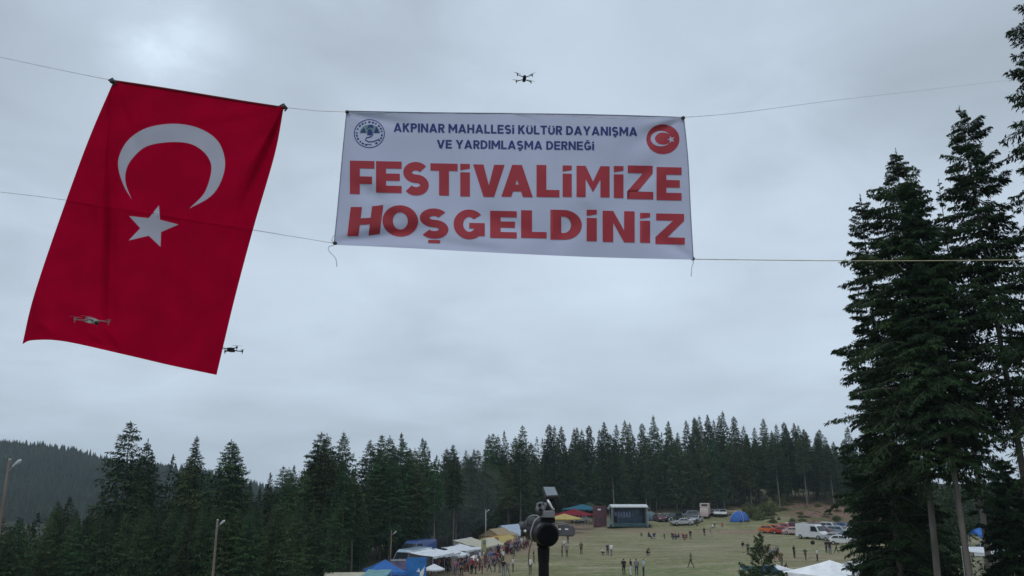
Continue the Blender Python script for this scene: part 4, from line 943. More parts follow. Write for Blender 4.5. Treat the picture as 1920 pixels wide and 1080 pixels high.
umbrella(814, 1057, 88, 1.15, Wt, 'white parasol in the crowd right of the blue booth')
umbrella(888, 1041, 103, .75, Wt, 'small white parasol above the pink tables')
table(868, 1068, 'table with a red cloth among the people before the white awnings', Rd, R(24)); table(878, 1063, 'table with a pink cloth beside the red one', Pk, R(24)); table(893, 1057, 'long table with a dusty pink cloth below the cream stall', Pk, R(24), 2.6)
table(940, 1034, 'pinkish counter table under the yellow awning', Pk, R(24), 2.4); table(950, 1030, 'red cloth counter at the end of the yellow awning', Rd, R(24), 1.6)
# far coloured awnings right of the camera
def far(px, bp, w_, d_, hw, hr, col, label, **k): return canopy(px, bp, w_, d_, hw, hr, col, label, **k)
stall(1058, 963, 165, 6.0, 4.0, .9, Yel, 'yellow orange awning just right of the video camera', kind='hip', rz=R(-28))
stall(1076, 954, 182, 7.5, 4.5, 1.2, Rd, 'dark red awning behind the yellow one', kind='hip', rz=R(-30))
stall(1092, 945, 196, 8, 5, 1.1, Tb, 'teal blue awning at the wood edge left of the red booth', kind='hip', rz=R(-30))
stall(1104, 940, 206, 2.6, 2.6, .8, Gn, 'small grey green awning behind the teal blue one', kind='hip')
p, h = top_at(1124, 948, 188); e = empty('red_booth', p, R(-5), 'dark red boxy booth left of the stage', 'booth')
b = MB(); b.prism([(-1.2, 0), (-1.2, h), (1.2, h * .93), (1.2, 0)], -1.55, 1.55); b.build('wall', mat('dull_red_board', (.13, .045, .06), .7, scale=1.5, col2=(.07, .035, .05)), e, bevel=.05)
b = MB(); b.box((-.1, -1.23, h * .82), (.7, .04, .35)); b.build('sign', Wt, e); b = MB(); b.box((.3, -1.22, h * .32), (1.2, .04, .9)); b.build('hatch', darkp, e)
# stage
p = G(1179, 987); e = empty('stage', p, R(-1), 'open air stage with a white edged roof and a dark teal printed backdrop', 'stage'); W2 = 4.0; e.scale = (1, 1, .9)
tealm = mat('stage_skirt_teal', (.035, .075, .085), .7, scale=1.5); st_blue = mat('stage_backdrop', (.13, .18, .30), .6, scale=.8)
b = MB(); b.box((0, 0, .45), (2 * W2, 5, .9)); b.build('deck', tealm, e, bevel=.03)
b = MB(); b.box((0, 1.9, 2.7), (2 * W2 - .5, .08, 3.6)); b.build('backdrop', st_blue, e)
lil = mat('backdrop_print_violet', (.50, .52, .82), .6); ltl = mat('backdrop_print_teal', (.18, .36, .42), .6)
for k in range(6):
    b = MB(); b.box((-2.6 + k * .62, 1.84, 2.75), (.42, .02, 1.1 + .25 * (k % 2))); b.build('printed_letter', lil, e)
b = MB(); b.box((-1.0, 1.83, 1.95), (3.7, .02, .12)); b.build('printed_rule', ltl, e)
b = MB(); b.box((1.25, 1.83, 2.9), (.35, .02, 1.5)); b.build('printed_bar', ltl, e)
b = MB(); b.cyl((2.2, 1.85, 3.4), (2.2, 1.82, 3.4), .62, .62, 18); b.build('printed_roundel', ltl, e)
b = MB(); b.prism([(-2.6, 4.55), (-2.6, 4.85), (0, 5.25), (2.6, 4.95), (2.6, 4.65)], -W2 - .1, W2 + .1); b.build('roof', mat('stage_roof_white', (.62, .66, .68), .6), e, bevel=.02)
b = MB()
for s in (-1, 1): b.add([(s * (W2 + .1), -2.6, 4.85), (s * (W2 + .6), -2.7, 4.1), (s * (W2 + .6), 2.4, 4.1), (s * (W2 + .1), 2.6, 4.85)], [(0, 1, 2, 3)])
b.build('roof_flap', cloth('pale_green', (.25, .33, .33)), e)
for sx in (-1, 1):
    for sy in (-1, 1):
        b = MB()
        for ox, oy in ((-.14, -.14), (.14, -.14), (.14, .14), (-.14, .14)): b.cyl((sx * W2 * .97 + ox, sy * 2.4 + oy, 0), (sx * W2 * .97 + ox, sy * 2.4 + oy, 4.6), .035, .035, 5)
        for k in range(10): b.cyl((sx * W2 * .97 - .14, sy * 2.4 - .14, .46 * k), (sx * W2 * .97 + .14, sy * 2.4 - .14, .46 * (k + 1)), .02, .02, 4)
        b.build('truss_post', metal, e)
    b = MB(); b.box((sx * (W2 - .35), -.3, 2.6), (.5, 3.8, 3.4)); b.build('side_curtain', mat('stage_curtain', (.045, .08, .085), .8), e)
    b = MB(); b.add([(sx * W2, -2.4, .9), (sx * (W2 + .9), -2.8, .0), (sx * (W2 + .9), 1, 0), (sx * W2, 1, 2.2)], [(0, 1, 2, 3)]); b.build('side_skirt', cloth('pale_green', (.25, .33, .33)), e)
    q = MB(); q.box((p.x + sx * (W2 - .8), p.y - 1.9, p.z + 1.6), (.65, .6, 1.4)); q.box((p.x + sx * (W2 - .8), p.y - 2.21, p.z + 1.35), (.5, .03, .5)); q.box((p.x + sx * (W2 - .8), p.y - 2.21, p.z + 1.95), (.4, .03, .35))
    tag(q.build('loudspeaker', blackp, bevel=.02), 'black loudspeaker standing on the %s front corner of the stage' % ('left' if sx < 0 else 'right'), 'loudspeaker')
# dome tents
def dome(px, py, r_, h, col, label, rz=0):
    p = G(px, py); e = empty('dome_tent', p, rz, label, 'tent'); b = MB(); b.ell((0, 0, 0), (r_ * 1.25, r_, h), 12, 6, 0.0); b.build('shell', col, e)
    b = MB(); b.tube([(r_ * 1.27 * math.cos(t_), -.02, h * 1.02 * math.sin(t_)) for t_ in np.linspace(0, math.pi, 14)], .04, 5); b.tube([(.02, r_ * 1.02 * math.cos(t_), h * 1.02 * math.sin(t_)) for t_ in np.linspace(0, math.pi, 14)], .04, 5); b.build('tent_pole', metal, e)
    b = MB(); b.add([(-r_ * .45, -r_ * .97, .02), (r_ * .3, -r_ * .99, .02), (-.05, -r_ * .80, h * .66)], [(0, 1, 2)]); b.build('door_flap', DkB, e); return e
dome(1387, 978, 1.9, 2.3, cloth('royal_blue', (.07, .17, .50)), 'royal blue dome tent at the wood edge', R(10))
stall(1374, 957, 200, 2.6, 2.2, .2, Tan, 'small tan awning against the left side of the blue dome tent', kind='lean', val=0)
dome(1220, 976, 1.3, 1.9, cloth('grey_teal', (.12, .20, .24)), 'grey teal dome tent beside the right end of the stage')

# ------------------------------------------------------------------ vehicles
prof = {
 'sedan': dict(P=[(-2.2, .32), (-2.22, .62), (-2.1, .80), (-1.15, .95), (-.45, 1.40), (.75, 1.42), (1.45, 1.02), (2.15, .96), (2.25, .60), (2.2, .32)], K=[.93, .97, .97, .96, .78, .78, .94, .96, .98, .93], w=1.76, r=.31, ax=(-1.38, 1.35), ws=(3, 4), rw=(5, 6)),
 'hatch': dict(P=[(-1.95, .32), (-1.98, .65), (-1.85, .85), (-1.05, 1.0), (-.35, 1.47), (1.2, 1.48), (1.78, 1.05), (1.92, .7), (1.88, .32)], K=[.93, .97, .97, .96, .78, .78, .93, .98, .93], w=1.72, r=.30, ax=(-1.25, 1.22), ws=(3, 4), rw=(5, 6)),
 'suv': dict(P=[(-2.2, .42), (-2.22, .85), (-2.1, 1.05), (-1.1, 1.15), (-.5, 1.75), (1.75, 1.76), (2.1, 1.15), (2.15, .8), (2.1, .42)], K=[.94, .98, .98, .97, .82, .82, .95, .98, .94], w=1.86, r=.37, ax=(-1.38, 1.3), ws=(3, 4), rw=(5, 6)),
 'van': dict(P=[(-2.7, .35), (-2.75, .75), (-2.62, 1.05), (-2.05, 1.30), (-1.45, 2.25), (-1.1, 2.45), (2.6, 2.5), (2.7, 2.3), (2.75, .45), (2.7, .35)], K=[.94, .97, .97, .97, .86, .84, .86, .9, .97, .95], w=2.0, r=.36, ax=(-1.8, 1.75), ws=(3, 4), rw=None),
}
def carmesh(kind):
    q = prof[kind]; hw = q['w'] / 2; b = MB(); b.prism(q['P'], -hw, hw, q['K']); ms = {'body': b.mesh('body', paint('x', (.5, .5, .5)), bevel=.035)}
    Pp, K = q['P'], q['K']
    def cross(i, j, ins, off):
        b_ = MB(); a, c = Vector(Pp[i]), Vector(Pp[j]); d = (c - a); n_ = Vector((-d.y, d.x)).normalized() * off
        if n_.y < 0: n_ = -n_
        a2, c2 = a + d * .08 + n_, c - d * .06 + n_; b_.add([(-hw * K[i] * ins, a2.x, a2.y), (hw * K[i] * ins, a2.x, a2.y), (hw * K[j] * ins, c2.x, c2.y), (-hw * K[j] * ins, c2.x, c2.y)], [(0, 1, 2, 3)]); return b_
    ms['windscreen'] = cross(*q['ws'], .9, .018).mesh('windscreen', glass)
    if q['rw']: ms['rear_window'] = cross(*q['rw'], .88, .018).mesh('rear_window', glass)
    i, j = q['ws']; belt = max(Pp[i][1], .9) + .03; roof_ = Pp[j][1] - .1; ys_ = Pp[i][0] + .22
    ye = Pp[q['rw'][1]][0] - .25 if q['rw'] else -.35; yt0 = Pp[j][0] + .1; yt1 = (Pp[q['rw'][0]][0] - .02) if q['rw'] else -.35
    sw = []
    nsp = 2 if q['rw'] else 1
    for s in (-1, 1):
        for k in range(nsp):
            f0, f1 = k / nsp + .02, (k + 1) / nsp - .02
            b_ = MB(); X0 = s * (hw * .965 + .012); X1 = s * (hw * (K[j] + (.03)) + .012)
            b_.add([(X0, ys_ + (ye - ys_) * f0, belt), (X0, ys_ + (ye - ys_) * f1, belt), (X1, yt0 + (yt1 - yt0) * f1, roof_), (X1, yt0 + (yt1 - yt0) * f0, roof_)], [(0, 1, 2, 3)]); sw.append(b_.mesh('side_window', glass))
    ms['side_window'] = sw
    wl = MB(); wl.cyl((-.1, 0, 0), (.1, 0, 0), q['r'], q['r'], 16); ms['wheel'] = wl.mesh('wheel', rubber, bevel=.02)
    rm = MB(); rm.cyl((-.11, 0, 0), (.11, 0, 0), q['r'] * .58, q['r'] * .52, 10); ms['rim'] = rm.mesh('rim', metal)
    hl = MB(); hl.box((0, 0, 0), (.36, .06, .15)); ms['headlight'] = hl.mesh('headlight', lampg, bevel=.02); ms['tail_light'] = hl.mesh('tail_light', redl, bevel=.02)
    bp_ = MB(); bp_.box((0, 0, 0), (q['w'] * .92, .08, .16)); ms['bumper'] = bp_.mesh('bumper', darkp, bevel=.02)
    return ms
cms = {k: carmesh(k) for k in prof}
def car(kind, px, py, rz, colr, label, loc=None, group='vehicles parked around the meadow'):
    q = prof[kind]; ms = cms[kind]; p = loc or G(px, py); e = empty('parked_van' if kind == 'van' else 'parked_car', p, R(rz), label, 'van' if kind == 'van' else 'car', group); e.scale = (1.1, 1.1, 1.08)
    link('body', ms['body'], e, [colr]); link('windscreen', ms['windscreen'], e)
    if q['rw']: link('rear_window', ms['rear_window'], e)
    for m_ in ms['side_window']: link('side_window', m_, e)
    hw = q['w'] / 2; y0 = q['P'][1][0]; y1 = max(a for a, _ in q['P'])
    for s in (-1, 1):
        for a in q['ax']:
            o = link('wheel', ms['wheel'], e); o.location = (s * (hw - .08), a, q['r']); o2 = link('rim', ms['rim'], o)
        o = link('headlight', ms['headlight'], e); o.location = (s * hw * .68, y0 + .0, q['P'][1][1] + .02)
        o = link('tail_light', ms['tail_light'], e); o.location = (s * hw * .72, y1 - .01, .72)
    for yy in (y0, y1):
        o = link('bumper', ms['bumper'], e); o.location = (0, yy + (.02 if yy < 0 else -.02), .45)
    return e
Pw = paint('white', (.62, .64, .66)); Psil = paint('silver', (.38, .40, .43)); Pbk = paint('black', (.02, .02, .025)); Prd = paint('red', (.40, .035, .025)); Pmar = paint('maroon', (.14, .03, .05)); Pbl = paint('blue', (.05, .10, .28)); Pgr = paint('grey', (.14, .15, .17)); Pcr = paint('cream', (.58, .54, .40)); Ppk = paint('pale_pink', (.50, .38, .38)); Por = paint('orange', (.55, .14, .04)); Plb = paint('light_blue', (.30, .40, .50))
car('hatch', 1086, 980, -60, Pw, 'white hatchback below the dark red awning')
car('suv', 1264, 978, -40, Pbk, 'black off roader parked right of the grey teal dome tent')
car('hatch', 1252, 976, 0, Psil, 'pale hatchback partly hidden left of the black off roader')
car('sedan', 1279, 985, -84, Psil, 'silver estate car seen side on in the middle of the far parking row')
car('suv', 1291, 973, -75, Pgr, 'dark grey off roader behind the silver estate car')
car('sedan', 1306, 980, -30, Psil, 'silver saloon parked at an angle right of the side on silver car')
car('hatch', 1347, 968, -20, Pw, 'small white car left of the blue dome tent')
car('sedan', 1356, 968, -15, Pw, 'white saloon touching the small white car near the dome tent')
car('hatch', 1458, 999, 48, Por, 'orange hatchback at the left end of the right hand parking row')
car('sedan', 1470, 1002, 44, Prd, 'red saloon next to the orange hatchback')
car('hatch', 1477, 996, 38, Prd, 'red hatchback behind the red saloon')
car('sedan', 1492, 1003, 40, Ppk, 'pale pinkish saloon left of the white van')
car('suv', 1499, 997, 38, Pmar, 'maroon off roader behind the pale saloon')
car('van', 1524, 1011, 33, Pw, 'white panel van with a dark windscreen in the right hand parking row')
car('suv', 1511, 997, 33, Pcr, 'cream off roader behind the white panel van')
car('sedan', 1553, 1006, 28, Pmar, 'dark maroon saloon right of the white panel van')
car('sedan', 1568, 1015, 40, Psil, 'silver saloon in front of the blue grey car')
car('suv', 1576, 1005, 43, Plb, 'pale blue grey off roader behind the silver saloon')
car('sedan', 1592, 1016, 50, Pbl, 'dark blue saloon low in the right hand parking row')
car('hatch', 1596, 1002, 48, Psil, 'light silver hatchback near the foreground branches')
car('suv', 1612, 1008, 50, Pcr, 'cream off roader next to the tall spruces')
car('sedan', 1640, 1012, 53, Pw, 'white saloon glimpsed through the lower spruce branches')
q = P(783, 1036, 108); car('van', 0, 0, -28, Pbl, 'dark blue minibus with a white roof line behind the blue booth', loc=on(q.x, q.y))
q = P(771, 1046, 96); car('van', 0, 0, -28, Plb, 'pale blue van parked between the blue tents and the minibus', loc=on(q.x, q.y))
for (kd, px_, py_, rz_, cl_, lb_) in (('sedan', 1484, 994, 38, Pw, 'white saloon roof behind the red cars'), ('hatch', 1540, 996, 36, Pgr, 'dark grey hatchback behind the white panel van'), ('suv', 1560, 997, 36, Pw, 'white off roader in the rear of the right hand parking row'),
    ('hatch', 1583, 994, 38, Pbl, 'blue hatchback in the rear row behind the pale off roader'), ('sedan', 1606, 1020, 52, Pmar, 'maroon saloon nearest the spruce branches'), ('suv', 1622, 996, 44, Pw, 'white off roader half hidden by the bushy low spruce'),
    ('hatch', 1582, 1022, 48, Pw, 'white hatchback at the front of the right hand parking row'), ('hatch', 1444, 1000, 53, Por, 'low orange red car at the far left of the right hand row'), ('sedan', 1336, 966, -30, Pbk, 'black saloon between the truck and the small white car'), ('hatch', 1237, 978, 10, Pmar, 'maroon hatchback right of the stage')):
    car(kd, px_, py_, rz_, cl_, lb_)
car('hatch', 1848, 1043, -50, Psil, 'silver car seen between the right hand trunks')
# truck with a box
p = G(1322, 972); e = empty('parked_truck', p, R(-18), 'pale pinkish cab truck with a tall box right of the silver cars', 'truck')
b = MB(); b.box((0, 1.6, 2.2), (2.2, 3.4, 2.5)); b.build('cargo_box', mat('truck_box', (.48, .42, .38), .6), e, bevel=.04)
b = MB(); b.prism([(-2.2, .5), (-2.25, 1.3), (-1.9, 2.3), (-.35, 2.4), (-.35, .5)], -1.0, 1.0, [.95, 1, .88, .88, .98]); b.build('cab', Ppk, e, bevel=.04)
b = MB(); b.box((0, 1.6, 3.05), (1.4, 3.42, .5)); b.build('box_opening', darkp, e); b = MB(); b.add([(-.85, -2.26, 1.4), (.85, -2.26, 1.4), (.76, -1.95, 2.2), (-.76, -1.95, 2.2)], [(0, 1, 2, 3)]); b.build('windscreen', glass, e)
b = MB(); b.box((0, .5, .6), (.9, 5.2, .2)); b.build('chassis', darkp, e)
for s in (-1, 1):
    for a in (-1.4, 2.2): o = link('wheel', cms['van']['wheel'], e); o.location = (s * .9, a, .4); link('rim', cms['van']['rim'], o)
# near tents at bottom right
p, h = top_at(1556, 1050, 58); canopy(0, 0, 4.4, 4.2, h - .85, h, cloth('bright_white', (.90, .92, .95), .04), 'big white pyramid tent at the bottom edge left of the tall spruces', kind='hip', loc=p, rz=R(28), walls=('left',), name='party_tent', cat='tent')
p, h = top_at(1455, 1058, 62); canopy(0, 0, 1.8, 1.8, h - .3, h, Wt, 'small white tent roof between the young spruce and the big white tent', kind='hip', loc=p, rz=R(10), name='party_tent', cat='tent')
p, h = top_at(1428, 1062, 60); canopy(0, 0, 2.6, 2.0, h - .25, h, cloth('deep_teal', (.03, .09, .13)), 'dark teal tarp shelter behind the young spruce', kind='lean', loc=p, rz=R(5), name='tarp_shelter', cat='tent')
p, h = top_at(1862, 990, 72); canopy(0, 0, 3.4, 2.6, h - .5, h, Blu, 'blue tarp tent glimpsed between the right hand trunks', kind='gable', loc=p, rz=R(-10), name='tarp_shelter', cat='tent')
p, h = top_at(1620, 1052, 62); canopy(0, 0, 2.6, 2.2, h - .3, h, Wt, 'white tent roof showing through branches right of the big white tent', kind='gable', loc=p, rz=R(12), name='party_tent', cat='tent')
p, h = top_at(1858, 1027, 66); canopy(0, 0, 3.6, 2.4, h - .3, h, Wt, 'white awning beneath the blue tarp tent at right', kind='lean', loc=p, rz=R(-6), name='party_tent', cat='tent')
p, h = top_at(1656, 1062, 57); canopy(0, 0, 2.2, 2.0, h - .3, h, Mar, 'dark red shelter among the lower spruce branches', kind='lean', loc=p, rz=R(-6), name='tarp_shelter', cat='tent')

# ------------------------------------------------------------------ people
def person_mesh(pose):
    J = dict(pelvis=((0, 0, .95), .125), spine=((0, 0, 1.17), .115), chest=((0, .01, 1.38), .135), neck=((0, .01, 1.50), .05), head=((0, -.01, 1.60), .085), crown=((0, -.005, 1.68), .075))
    for s, n_ in ((-1, 'l'), (1, 'r')):
        J['sh' + n_] = ((s * .17, .01, 1.42), .06); J['el' + n_] = ((s * .24, .02, 1.14), .042); J['wr' + n_] = ((s * .25, -.06, .92), .03); J['ha' + n_] = ((s * .245, -.10, .82), .032)
        J['hi' + n_] = ((s * .09, 0, .88), .09); J['kn' + n_] = ((s * .10, -.01, .49), .058); J['an' + n_] = ((s * .10, .02, .09), .042); J['to' + n_] = ((s * .11, -.13, .035), .035)
    def mv(k, v_): J[k] = (v_, J[k][1])
    if pose == 'walk':
        mv('knl', (-.09, -.16, .50)); mv('anl', (-.09, -.28, .12)); mv('tol', (-.09, -.42, .07)); mv('knr', (.09, .08, .49)); mv('anr', (.09, .30, .14)); mv('tor', (.09, .20, .03))
        mv('ell', (-.23, .14, 1.15)); mv('wrl', (-.24, .12, .92)); mv('hal', (-.24, .08, .83)); mv('elr', (.23, -.08, 1.15)); mv('wrr', (.22, -.26, .99)); mv('har', (.21, -.33, .92))
    if pose == 'phone':
        for s, n_ in ((-1, 'l'), (1, 'r')): mv('el' + n_, (s * .24, -.10, 1.18)); mv('wr' + n_, (s * .10, -.30, 1.30)); mv('ha' + n_, (s * .05, -.36, 1.36))
    if pose == 'sit':
        for k in ('pelvis', 'spine', 'chest', 'neck', 'head', 'crown', 'shl', 'shr', 'ell', 'elr', 'wrl', 'wrr', 'hal', 'har', 'hil', 'hir'):
            a = J[k][0]; mv(k, (a[0], a[1], a[2] - .50))
        for s, n_ in ((-1, 'l'), (1, 'r')): mv('hi' + n_, (s * .1, -.03, .42)); mv('kn' + n_, (s * .14, -.42, .46)); mv('an' + n_, (s * .13, -.44, .09)); mv('to' + n_, (s * .14, -.58, .035)); mv('el' + n_, (s * .24, -.08, .66)); mv('wr' + n_, (s * .16, -.30, .56)); mv('ha' + n_, (s * .14, -.38, .53))
    if pose == 'crouch':
        for k in ('pelvis', 'spine', 'chest', 'neck', 'head', 'crown', 'shl', 'shr'):
            a = J[k][0]; mv(k, (a[0], a[1] - (a[2] - .95) * .5, .42 + (a[2] - .95) * .85))
        for s, n_ in ((-1, 'l'), (1, 'r')): mv('hi' + n_, (s * .1, 0, .36)); mv('kn' + n_, (s * .2, -.38, .5)); mv('an' + n_, (s * .15, -.10, .09)); mv('to' + n_, (s * .17, -.25, .035)); mv('el' + n_, (s * .27, -.40, .62)); mv('wr' + n_, (s * .12, -.55, .50)); mv('ha' + n_, (s * .08, -.62, .45))
    E = [('pelvis', 'spine', 1), ('spine', 'chest', 1), ('chest', 'neck', 0), ('neck', 'head', 0), ('head', 'crown', 3)]
    for n_ in 'lr': E += [('chest', 'sh' + n_, 1), ('sh' + n_, 'el' + n_, 1), ('el' + n_, 'wr' + n_, 0), ('wr' + n_, 'ha' + n_, 0), ('pelvis', 'hi' + n_, 2), ('hi' + n_, 'kn' + n_, 2), ('kn' + n_, 'an' + n_, 2), ('an' + n_, 'to' + n_, 4)]
    keys = list(J); me = bpy.data.meshes.new('sk'); me.from_pydata([J[k][0] for k in keys], [(keys.index(a), keys.index(b_)) for a, b_, _ in E], [])
    o = bpy.data.objects.new('sk', me); C.objects.link(o); md = o.modifiers.new('s', 'SKIN'); o.modifiers.new('b', 'SUBSURF').levels = 1
    for i, k in enumerate(keys):
        sv = me.skin_vertices[0].data[i]; r_ = J[k][1]; sv.radius = (r_ * (1.25 if k in ('chest', 'spine', 'pelvis') else 1), r_ * (.8 if k in ('chest', 'spine', 'pelvis') else 1)); sv.use_root = (k == 'pelvis')
    dg = bpy.context.evaluated_depsgraph_get(); ev = bpy.data.meshes.new_from_object(o.evaluated_get(dg)); bpy.data.objects.remove(o)
    ev.materials.clear()
    for m_ in ('a', 'b', 'c', 'd', 'e'): ev.materials.append(None)
    segs = [(Vector(J[a][0]), Vector(J[b_][0]), z_) for a, b_, z_ in E]; ids = []
    hc = Vector(J['head'][0])
    for f in ev.polygons:
        c = f.center; best = 9; bi = 0
        for a, b_, z_ in segs:
            t_ = max(0, min(1, (c - a).dot(b_ - a) / (b_ - a).length_squared)); d = (c - a - (b_ - a) * t_).length
            if d < best: best = d; bi = z_
        if (c - hc).length < .16 and c.z > hc.z - .08 and (c.y > hc.y - .01 or c.z > hc.z + .06): bi = 3
        elif bi == 3: bi = 0
        ids.append(bi)
    ev.polygons.foreach_set('material_index', ids); ev.polygons.foreach_set('use_smooth', [True] * len(ids)); ev.name = 'person'; return ev
pms = {k: person_mesh(k) for k in ('stand', 'walk', 'phone', 'sit', 'crouch')}
skin = mat('skin', (.42, .25, .18), .6); hair = mat('dark_hair', (.02, .015, .012), .7); shoe = mat('shoes', (.03, .03, .03), .7)
CL = dict(black=(.015, .015, .018), white=(.62, .63, .65), navy=(.03, .04, .10), grey=(.18, .19, .2), red=(.35, .03, .04), maroon=(.14, .02, .04), blue=(.08, .14, .35), pink=(.45, .15, .2), green=(.05, .09, .05), beige=(.42, .36, .27), brown=(.10, .07, .05), lightblue=(.35, .48, .62), orange=(.5, .15, .04), olive=(.09, .1, .05), purple=(.12, .06, .18))
NMS = dict(lightblue='light blue', navy='navy blue')
def clothm(c): return mat('clothing_' + c, CL[c], .85, var=.1, scale=8)
def person(px, py, pose, top, bot, where, rz=None, sc_=1.0, loc=None, group=None):
    p = loc or G(px, py); o = link('person', pms[pose], None, [skin, clothm(top), clothm(bot), hair, shoe]); o.location = p; o.rotation_euler.z = random.uniform(-3, 3) if rz is None else R(rz)
    k = sc_ * random.uniform(.97, 1.05); o.scale = (k * 1.08, k * 1.08, k)
    where = where.replace(' in the small group at mid field', ' in the mid field group').replace('in the group of four at the bottom edge', 'of four at the bottom edge').replace('in the cluster behind the small white tent', 'in the cluster by the small tent'); act = {'stand': 'standing', 'walk': 'walking', 'phone': 'with raised hands', 'sit': 'seated', 'crouch': 'crouching'}[pose]
    lab = f"{'child' if sc_ < .8 else 'person'} in a {NMS.get(top, top)} top and {NMS.get(bot, bot)} trousers {act} {where}"
    if len(lab.split()) > 16: lab = lab.replace(' trousers ' + act, ' trousers')
    if len(lab.split()) > 16: lab = lab.replace(' top and', ' and').replace(' trousers', ' clothes')
    if len(lab.split()) > 16: lab = f'person in {NMS.get(top, top)} {where}'
    tag(o, lab, 'person', group or 'people spread over the meadow'); return o
stool_m = None
def stool(px, py, label):
    p = G(px, py); e = empty('folding_chair', p + Vector((0, 0, 0)), random.uniform(-3, 3), label, 'chair', 'folding chairs on the meadow')
    b = MB(); b.box((0, 0, .40), (.45, .42, .03)); b.build('seat', clothm('navy'), e); b = MB(); b.box((0, .22, .66), (.45, .03, .36)); b.build('backrest', clothm('navy'), e)
    for sx in (-1, 1):
        b = MB(); b.cyl((sx * .2, -.2, 0), (sx * .2, .2, .84), .014, .014, 5); b.build('leg', metal, e); b = MB(); b.cyl((sx * .2, .2, 0), (sx * .2, -.2, .42), .014, .014, 5); b.build('leg', metal, e)
    return e
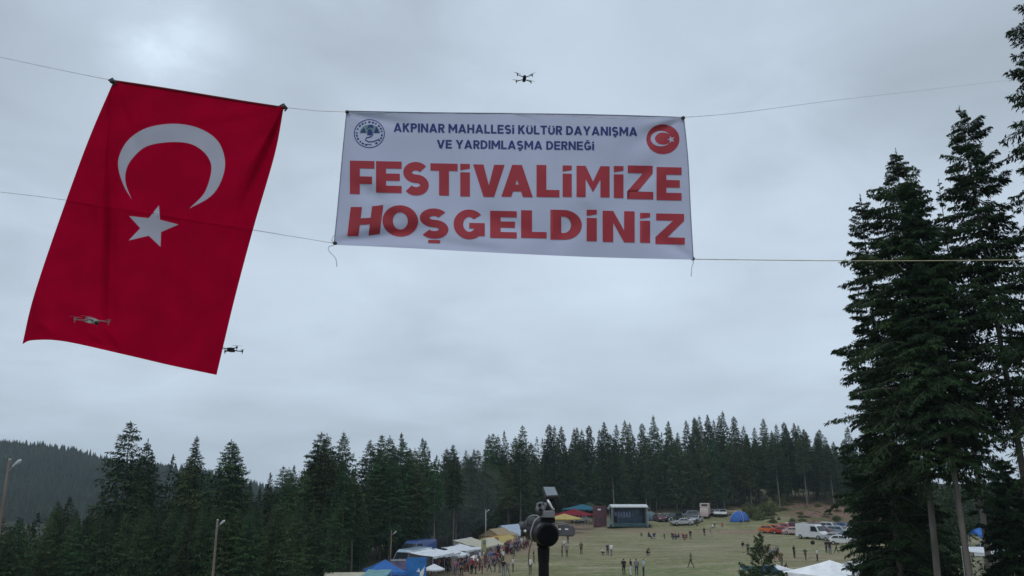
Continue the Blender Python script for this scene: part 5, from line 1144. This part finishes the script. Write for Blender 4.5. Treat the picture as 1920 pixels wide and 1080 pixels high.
PP = [
 (1065, 1020, 'stand', 'black', 'green', 'just below the camera viewing panel', 1), (1054, 1045, 'stand', 'brown', 'brown', 'left in the pair right of the tripod', 1), (1063, 1045, 'stand', 'grey', 'brown', 'right in the pair right of the tripod', 1),
 (1058, 1031, 'walk', 'white', 'grey', 'just behind the pair right of the tripod', .9), (1090, 1040, 'stand', 'olive', 'black', 'alone right of the tripod', 1),
 (1133, 1042, 'crouch', 'white', 'black', 'left in the small group at mid field', 1), (1139.5, 1042, 'stand', 'navy', 'black', 'centre of the small group at mid field', .9), (1146, 1044, 'walk', 'white', 'grey', 'right in the small group at mid field', 1),
 (1213, 1042, 'crouch', 'olive', 'black', 'alone above the green patch', 1.1), (1217, 1011, 'sit', 'black', 'black', 'left of the far seated pair below the stage', 1.1), (1227, 1011, 'sit', 'black', 'grey', 'right of the far seated pair below the stage', 1.1),
 (1204, 1006, 'crouch', 'green', 'black', 'left of the far seated pair', .75), (1246, 1011, 'stand', 'beige', 'brown', 'between the seated pair and the seated row', .9),
 (1170, 1079, 'stand', 'black', 'black', 'leftmost in the group of four at the bottom edge', 1.05), (1183, 1080, 'stand', 'black', 'white', 'second in the group of four at the bottom edge', 1.05), (1194, 1080, 'stand', 'grey', 'navy', 'third in the group of four at the bottom edge', 1.05), (1207, 1081, 'stand', 'lightblue', 'navy', 'rightmost in the group of four at the bottom edge', 1.1),
 (1261, 1012, 'sit', 'black', 'black', 'first in the seated row', 1.1), (1267, 1012, 'sit', 'maroon', 'black', 'second in the seated row', 1.1), (1273, 1012, 'sit', 'purple', 'black', 'third in the seated row', 1.1), (1281, 1013, 'sit', 'red', 'maroon', 'fourth in the seated row', 1.1), (1288, 1013, 'sit', 'black', 'red', 'last in the seated row', 1.1),
 (1295, 1012, 'stand', 'black', 'maroon', 'at the right end of the seated row', 1), (1321, 1005, 'stand', 'black', 'black', 'alone right of the seated row', .95), (1333, 1007, 'walk', 'grey', 'beige', 'right of the lone black figure', .9),
 (1296, 1066, 'walk', 'green', 'olive', 'alone striding over the near meadow', 1.05), (1307, 988, 'stand', 'black', 'navy', 'at the right end of the silver car', 1.1), (1340, 990, 'stand', 'beige', 'brown', 'below the truck', 1.0), (1337, 991, 'crouch', 'white', 'grey', 'at the feet of the beige figure', .9),
 (1356, 989, 'crouch', 'red', 'pink', 'on the track below the white cars', .9), (1394, 1037, 'stand', 'black', 'beige', 'left behind the young spruce', 1), (1403, 1041, 'stand', 'green', 'black', 'right behind the young spruce', 1),
 (1490, 1047, 'stand', 'black', 'black', 'first of three across the right meadow', 1), (1511, 1051, 'walk', 'green', 'green', 'second of three across the right meadow', .95), (1533, 1052, 'stand', 'white', 'black', 'third of three across the right meadow', .9),
 (1550, 1037, 'stand', 'black', 'black', 'left in the dark trio below the van', 1), (1557, 1039, 'stand', 'black', 'navy', 'centre in the dark trio below the van', 1.1), (1569, 1038, 'walk', 'olive', 'black', 'right in the dark trio below the van', 1), (1597, 1037, 'stand', 'black', 'black', 'left in the pair near the spruce branches', 1.1), (1606, 1037, 'stand', 'navy', 'black', 'right in the pair near the spruce branches', 1.1),
 (1563, 1018, 'stand', 'navy', 'black', 'beside the silver saloon', 1), (1446, 1053, 'stand', 'grey', 'maroon', 'left in the cluster behind the small white tent', 1.05), (1453, 1054, 'stand', 'grey', 'pink', 'centre in the cluster behind the small white tent', 1.1), (1461, 1052, 'stand', 'navy', 'maroon', 'right in the cluster behind the small white tent', 1.1), (1441, 1047, 'walk', 'black', 'grey', 'at the rear left of the cluster behind the small white tent', 1), (1457, 1046, 'stand', 'grey', 'black', 'at the rear of the cluster behind the small white tent', 1),
 (1466, 1062, 'walk', 'olive', 'brown', 'above the left eave of the big white tent', 1), (1470, 1074, 'crouch', 'black', 'black', 'next to the left eave of the big white tent', 1),
 (964, 1044, 'stand', 'black', 'olive', 'left of the camera cable', 1), (1001, 1056, 'stand', 'black', 'brown', 'between the hanging cable and the tripod', 1), (994, 1077, 'stand', 'white', 'black', 'with the hanging cable in front', 1.05), (962, 1074, 'stand', 'white', 'olive', 'in pale clothes left of the hanging cable', 1), (944, 1081, 'stand', 'black', 'grey', 'at the bottom edge left of the pale dressed person', 1.05),
 (928, 1073, 'stand', 'navy', 'black', 'with a white cap below the orange pillar', 1), (937, 1074, 'stand', 'brown', 'grey', 'behind a dark haired person below the orange pillar', .95), (917, 1073, 'walk', 'purple', 'navy', 'below the olive green pillar', .95), (904, 1077, 'stand', 'grey', 'maroon', 'right of the red clad person by the tables', 1), (892, 1077, 'stand', 'maroon', 'black', 'right one before the pink tables', 1.05), (884, 1077, 'stand', 'red', 'black', 'left one before the pink tables', 1.05),
 (952, 1082, 'walk', 'grey', 'grey', 'at the bottom edge below the dark haired pair', 1),
]
for (px, py, pose, a, b_, wh, s) in PP:
    person(px, py, pose, a, b_, wh, sc_=s)
    if pose == 'sit': stool(px, py, 'navy folding chair under the ' + wh.replace('of the', 'person of the', 1) if False else 'navy folding chair under the seated person ' + wh)
b = MB(); q = G(1524, 1021); b.ell(q + Vector((0, 0, .3)), (.38, .34, .32)); b.tube([q + Vector((-.2, 0, .5)), q + Vector((0, 0, .75)), q + Vector((.2, 0, .5))], .03, 5); tag(b.build('bag', clothm('black'), smooth=True), 'round black bag lying on the grass in front of the white van', 'bag')
# crowd along the stalls
rc = random.Random(11)
spots = [('in the crowd at the yellow awning', (948, 992), (1018, 1036), 48), ('in the crowd before the white awnings', (800, 862), (1056, 1080), 44), ('in the crowd at the cream stalls', (862, 945), (1042, 1070), 34), ('near the coloured awnings behind the camera', (1100, 1135), (974, 984), 5), ('among the cars beside the stage', (1226, 1262), (976, 984), 6)]
used = {}
for wh, (x0, x1), (y0, y1), n in spots:
    for k in range(n):
        px = x0 + (x1 - x0) * (k + rc.random()) / n
        py = rc.uniform(y0, y1) if 'yellow' not in wh else 1036 - (px - 948) * .36 + rc.uniform(-4, 8)
        if 'cream' in wh: py = 1070 - (px - 862) * .30 + rc.uniform(-3, 12)
        a, b_ = rc.choice(['black', 'black', 'navy', 'grey', 'white', 'maroon', 'brown', 'beige', 'pink', 'blue', 'grey', 'purple', 'red', 'white', 'green', 'lightblue', 'navy']), rc.choice(['black', 'navy', 'grey', 'brown', 'black', 'maroon', 'beige'])
        person(px, py, rc.choice(['stand', 'stand', 'walk', 'phone']), a, b_, wh, sc_=rc.choice([1, 1, 1.05, .9]), group='people crowding the market stalls')
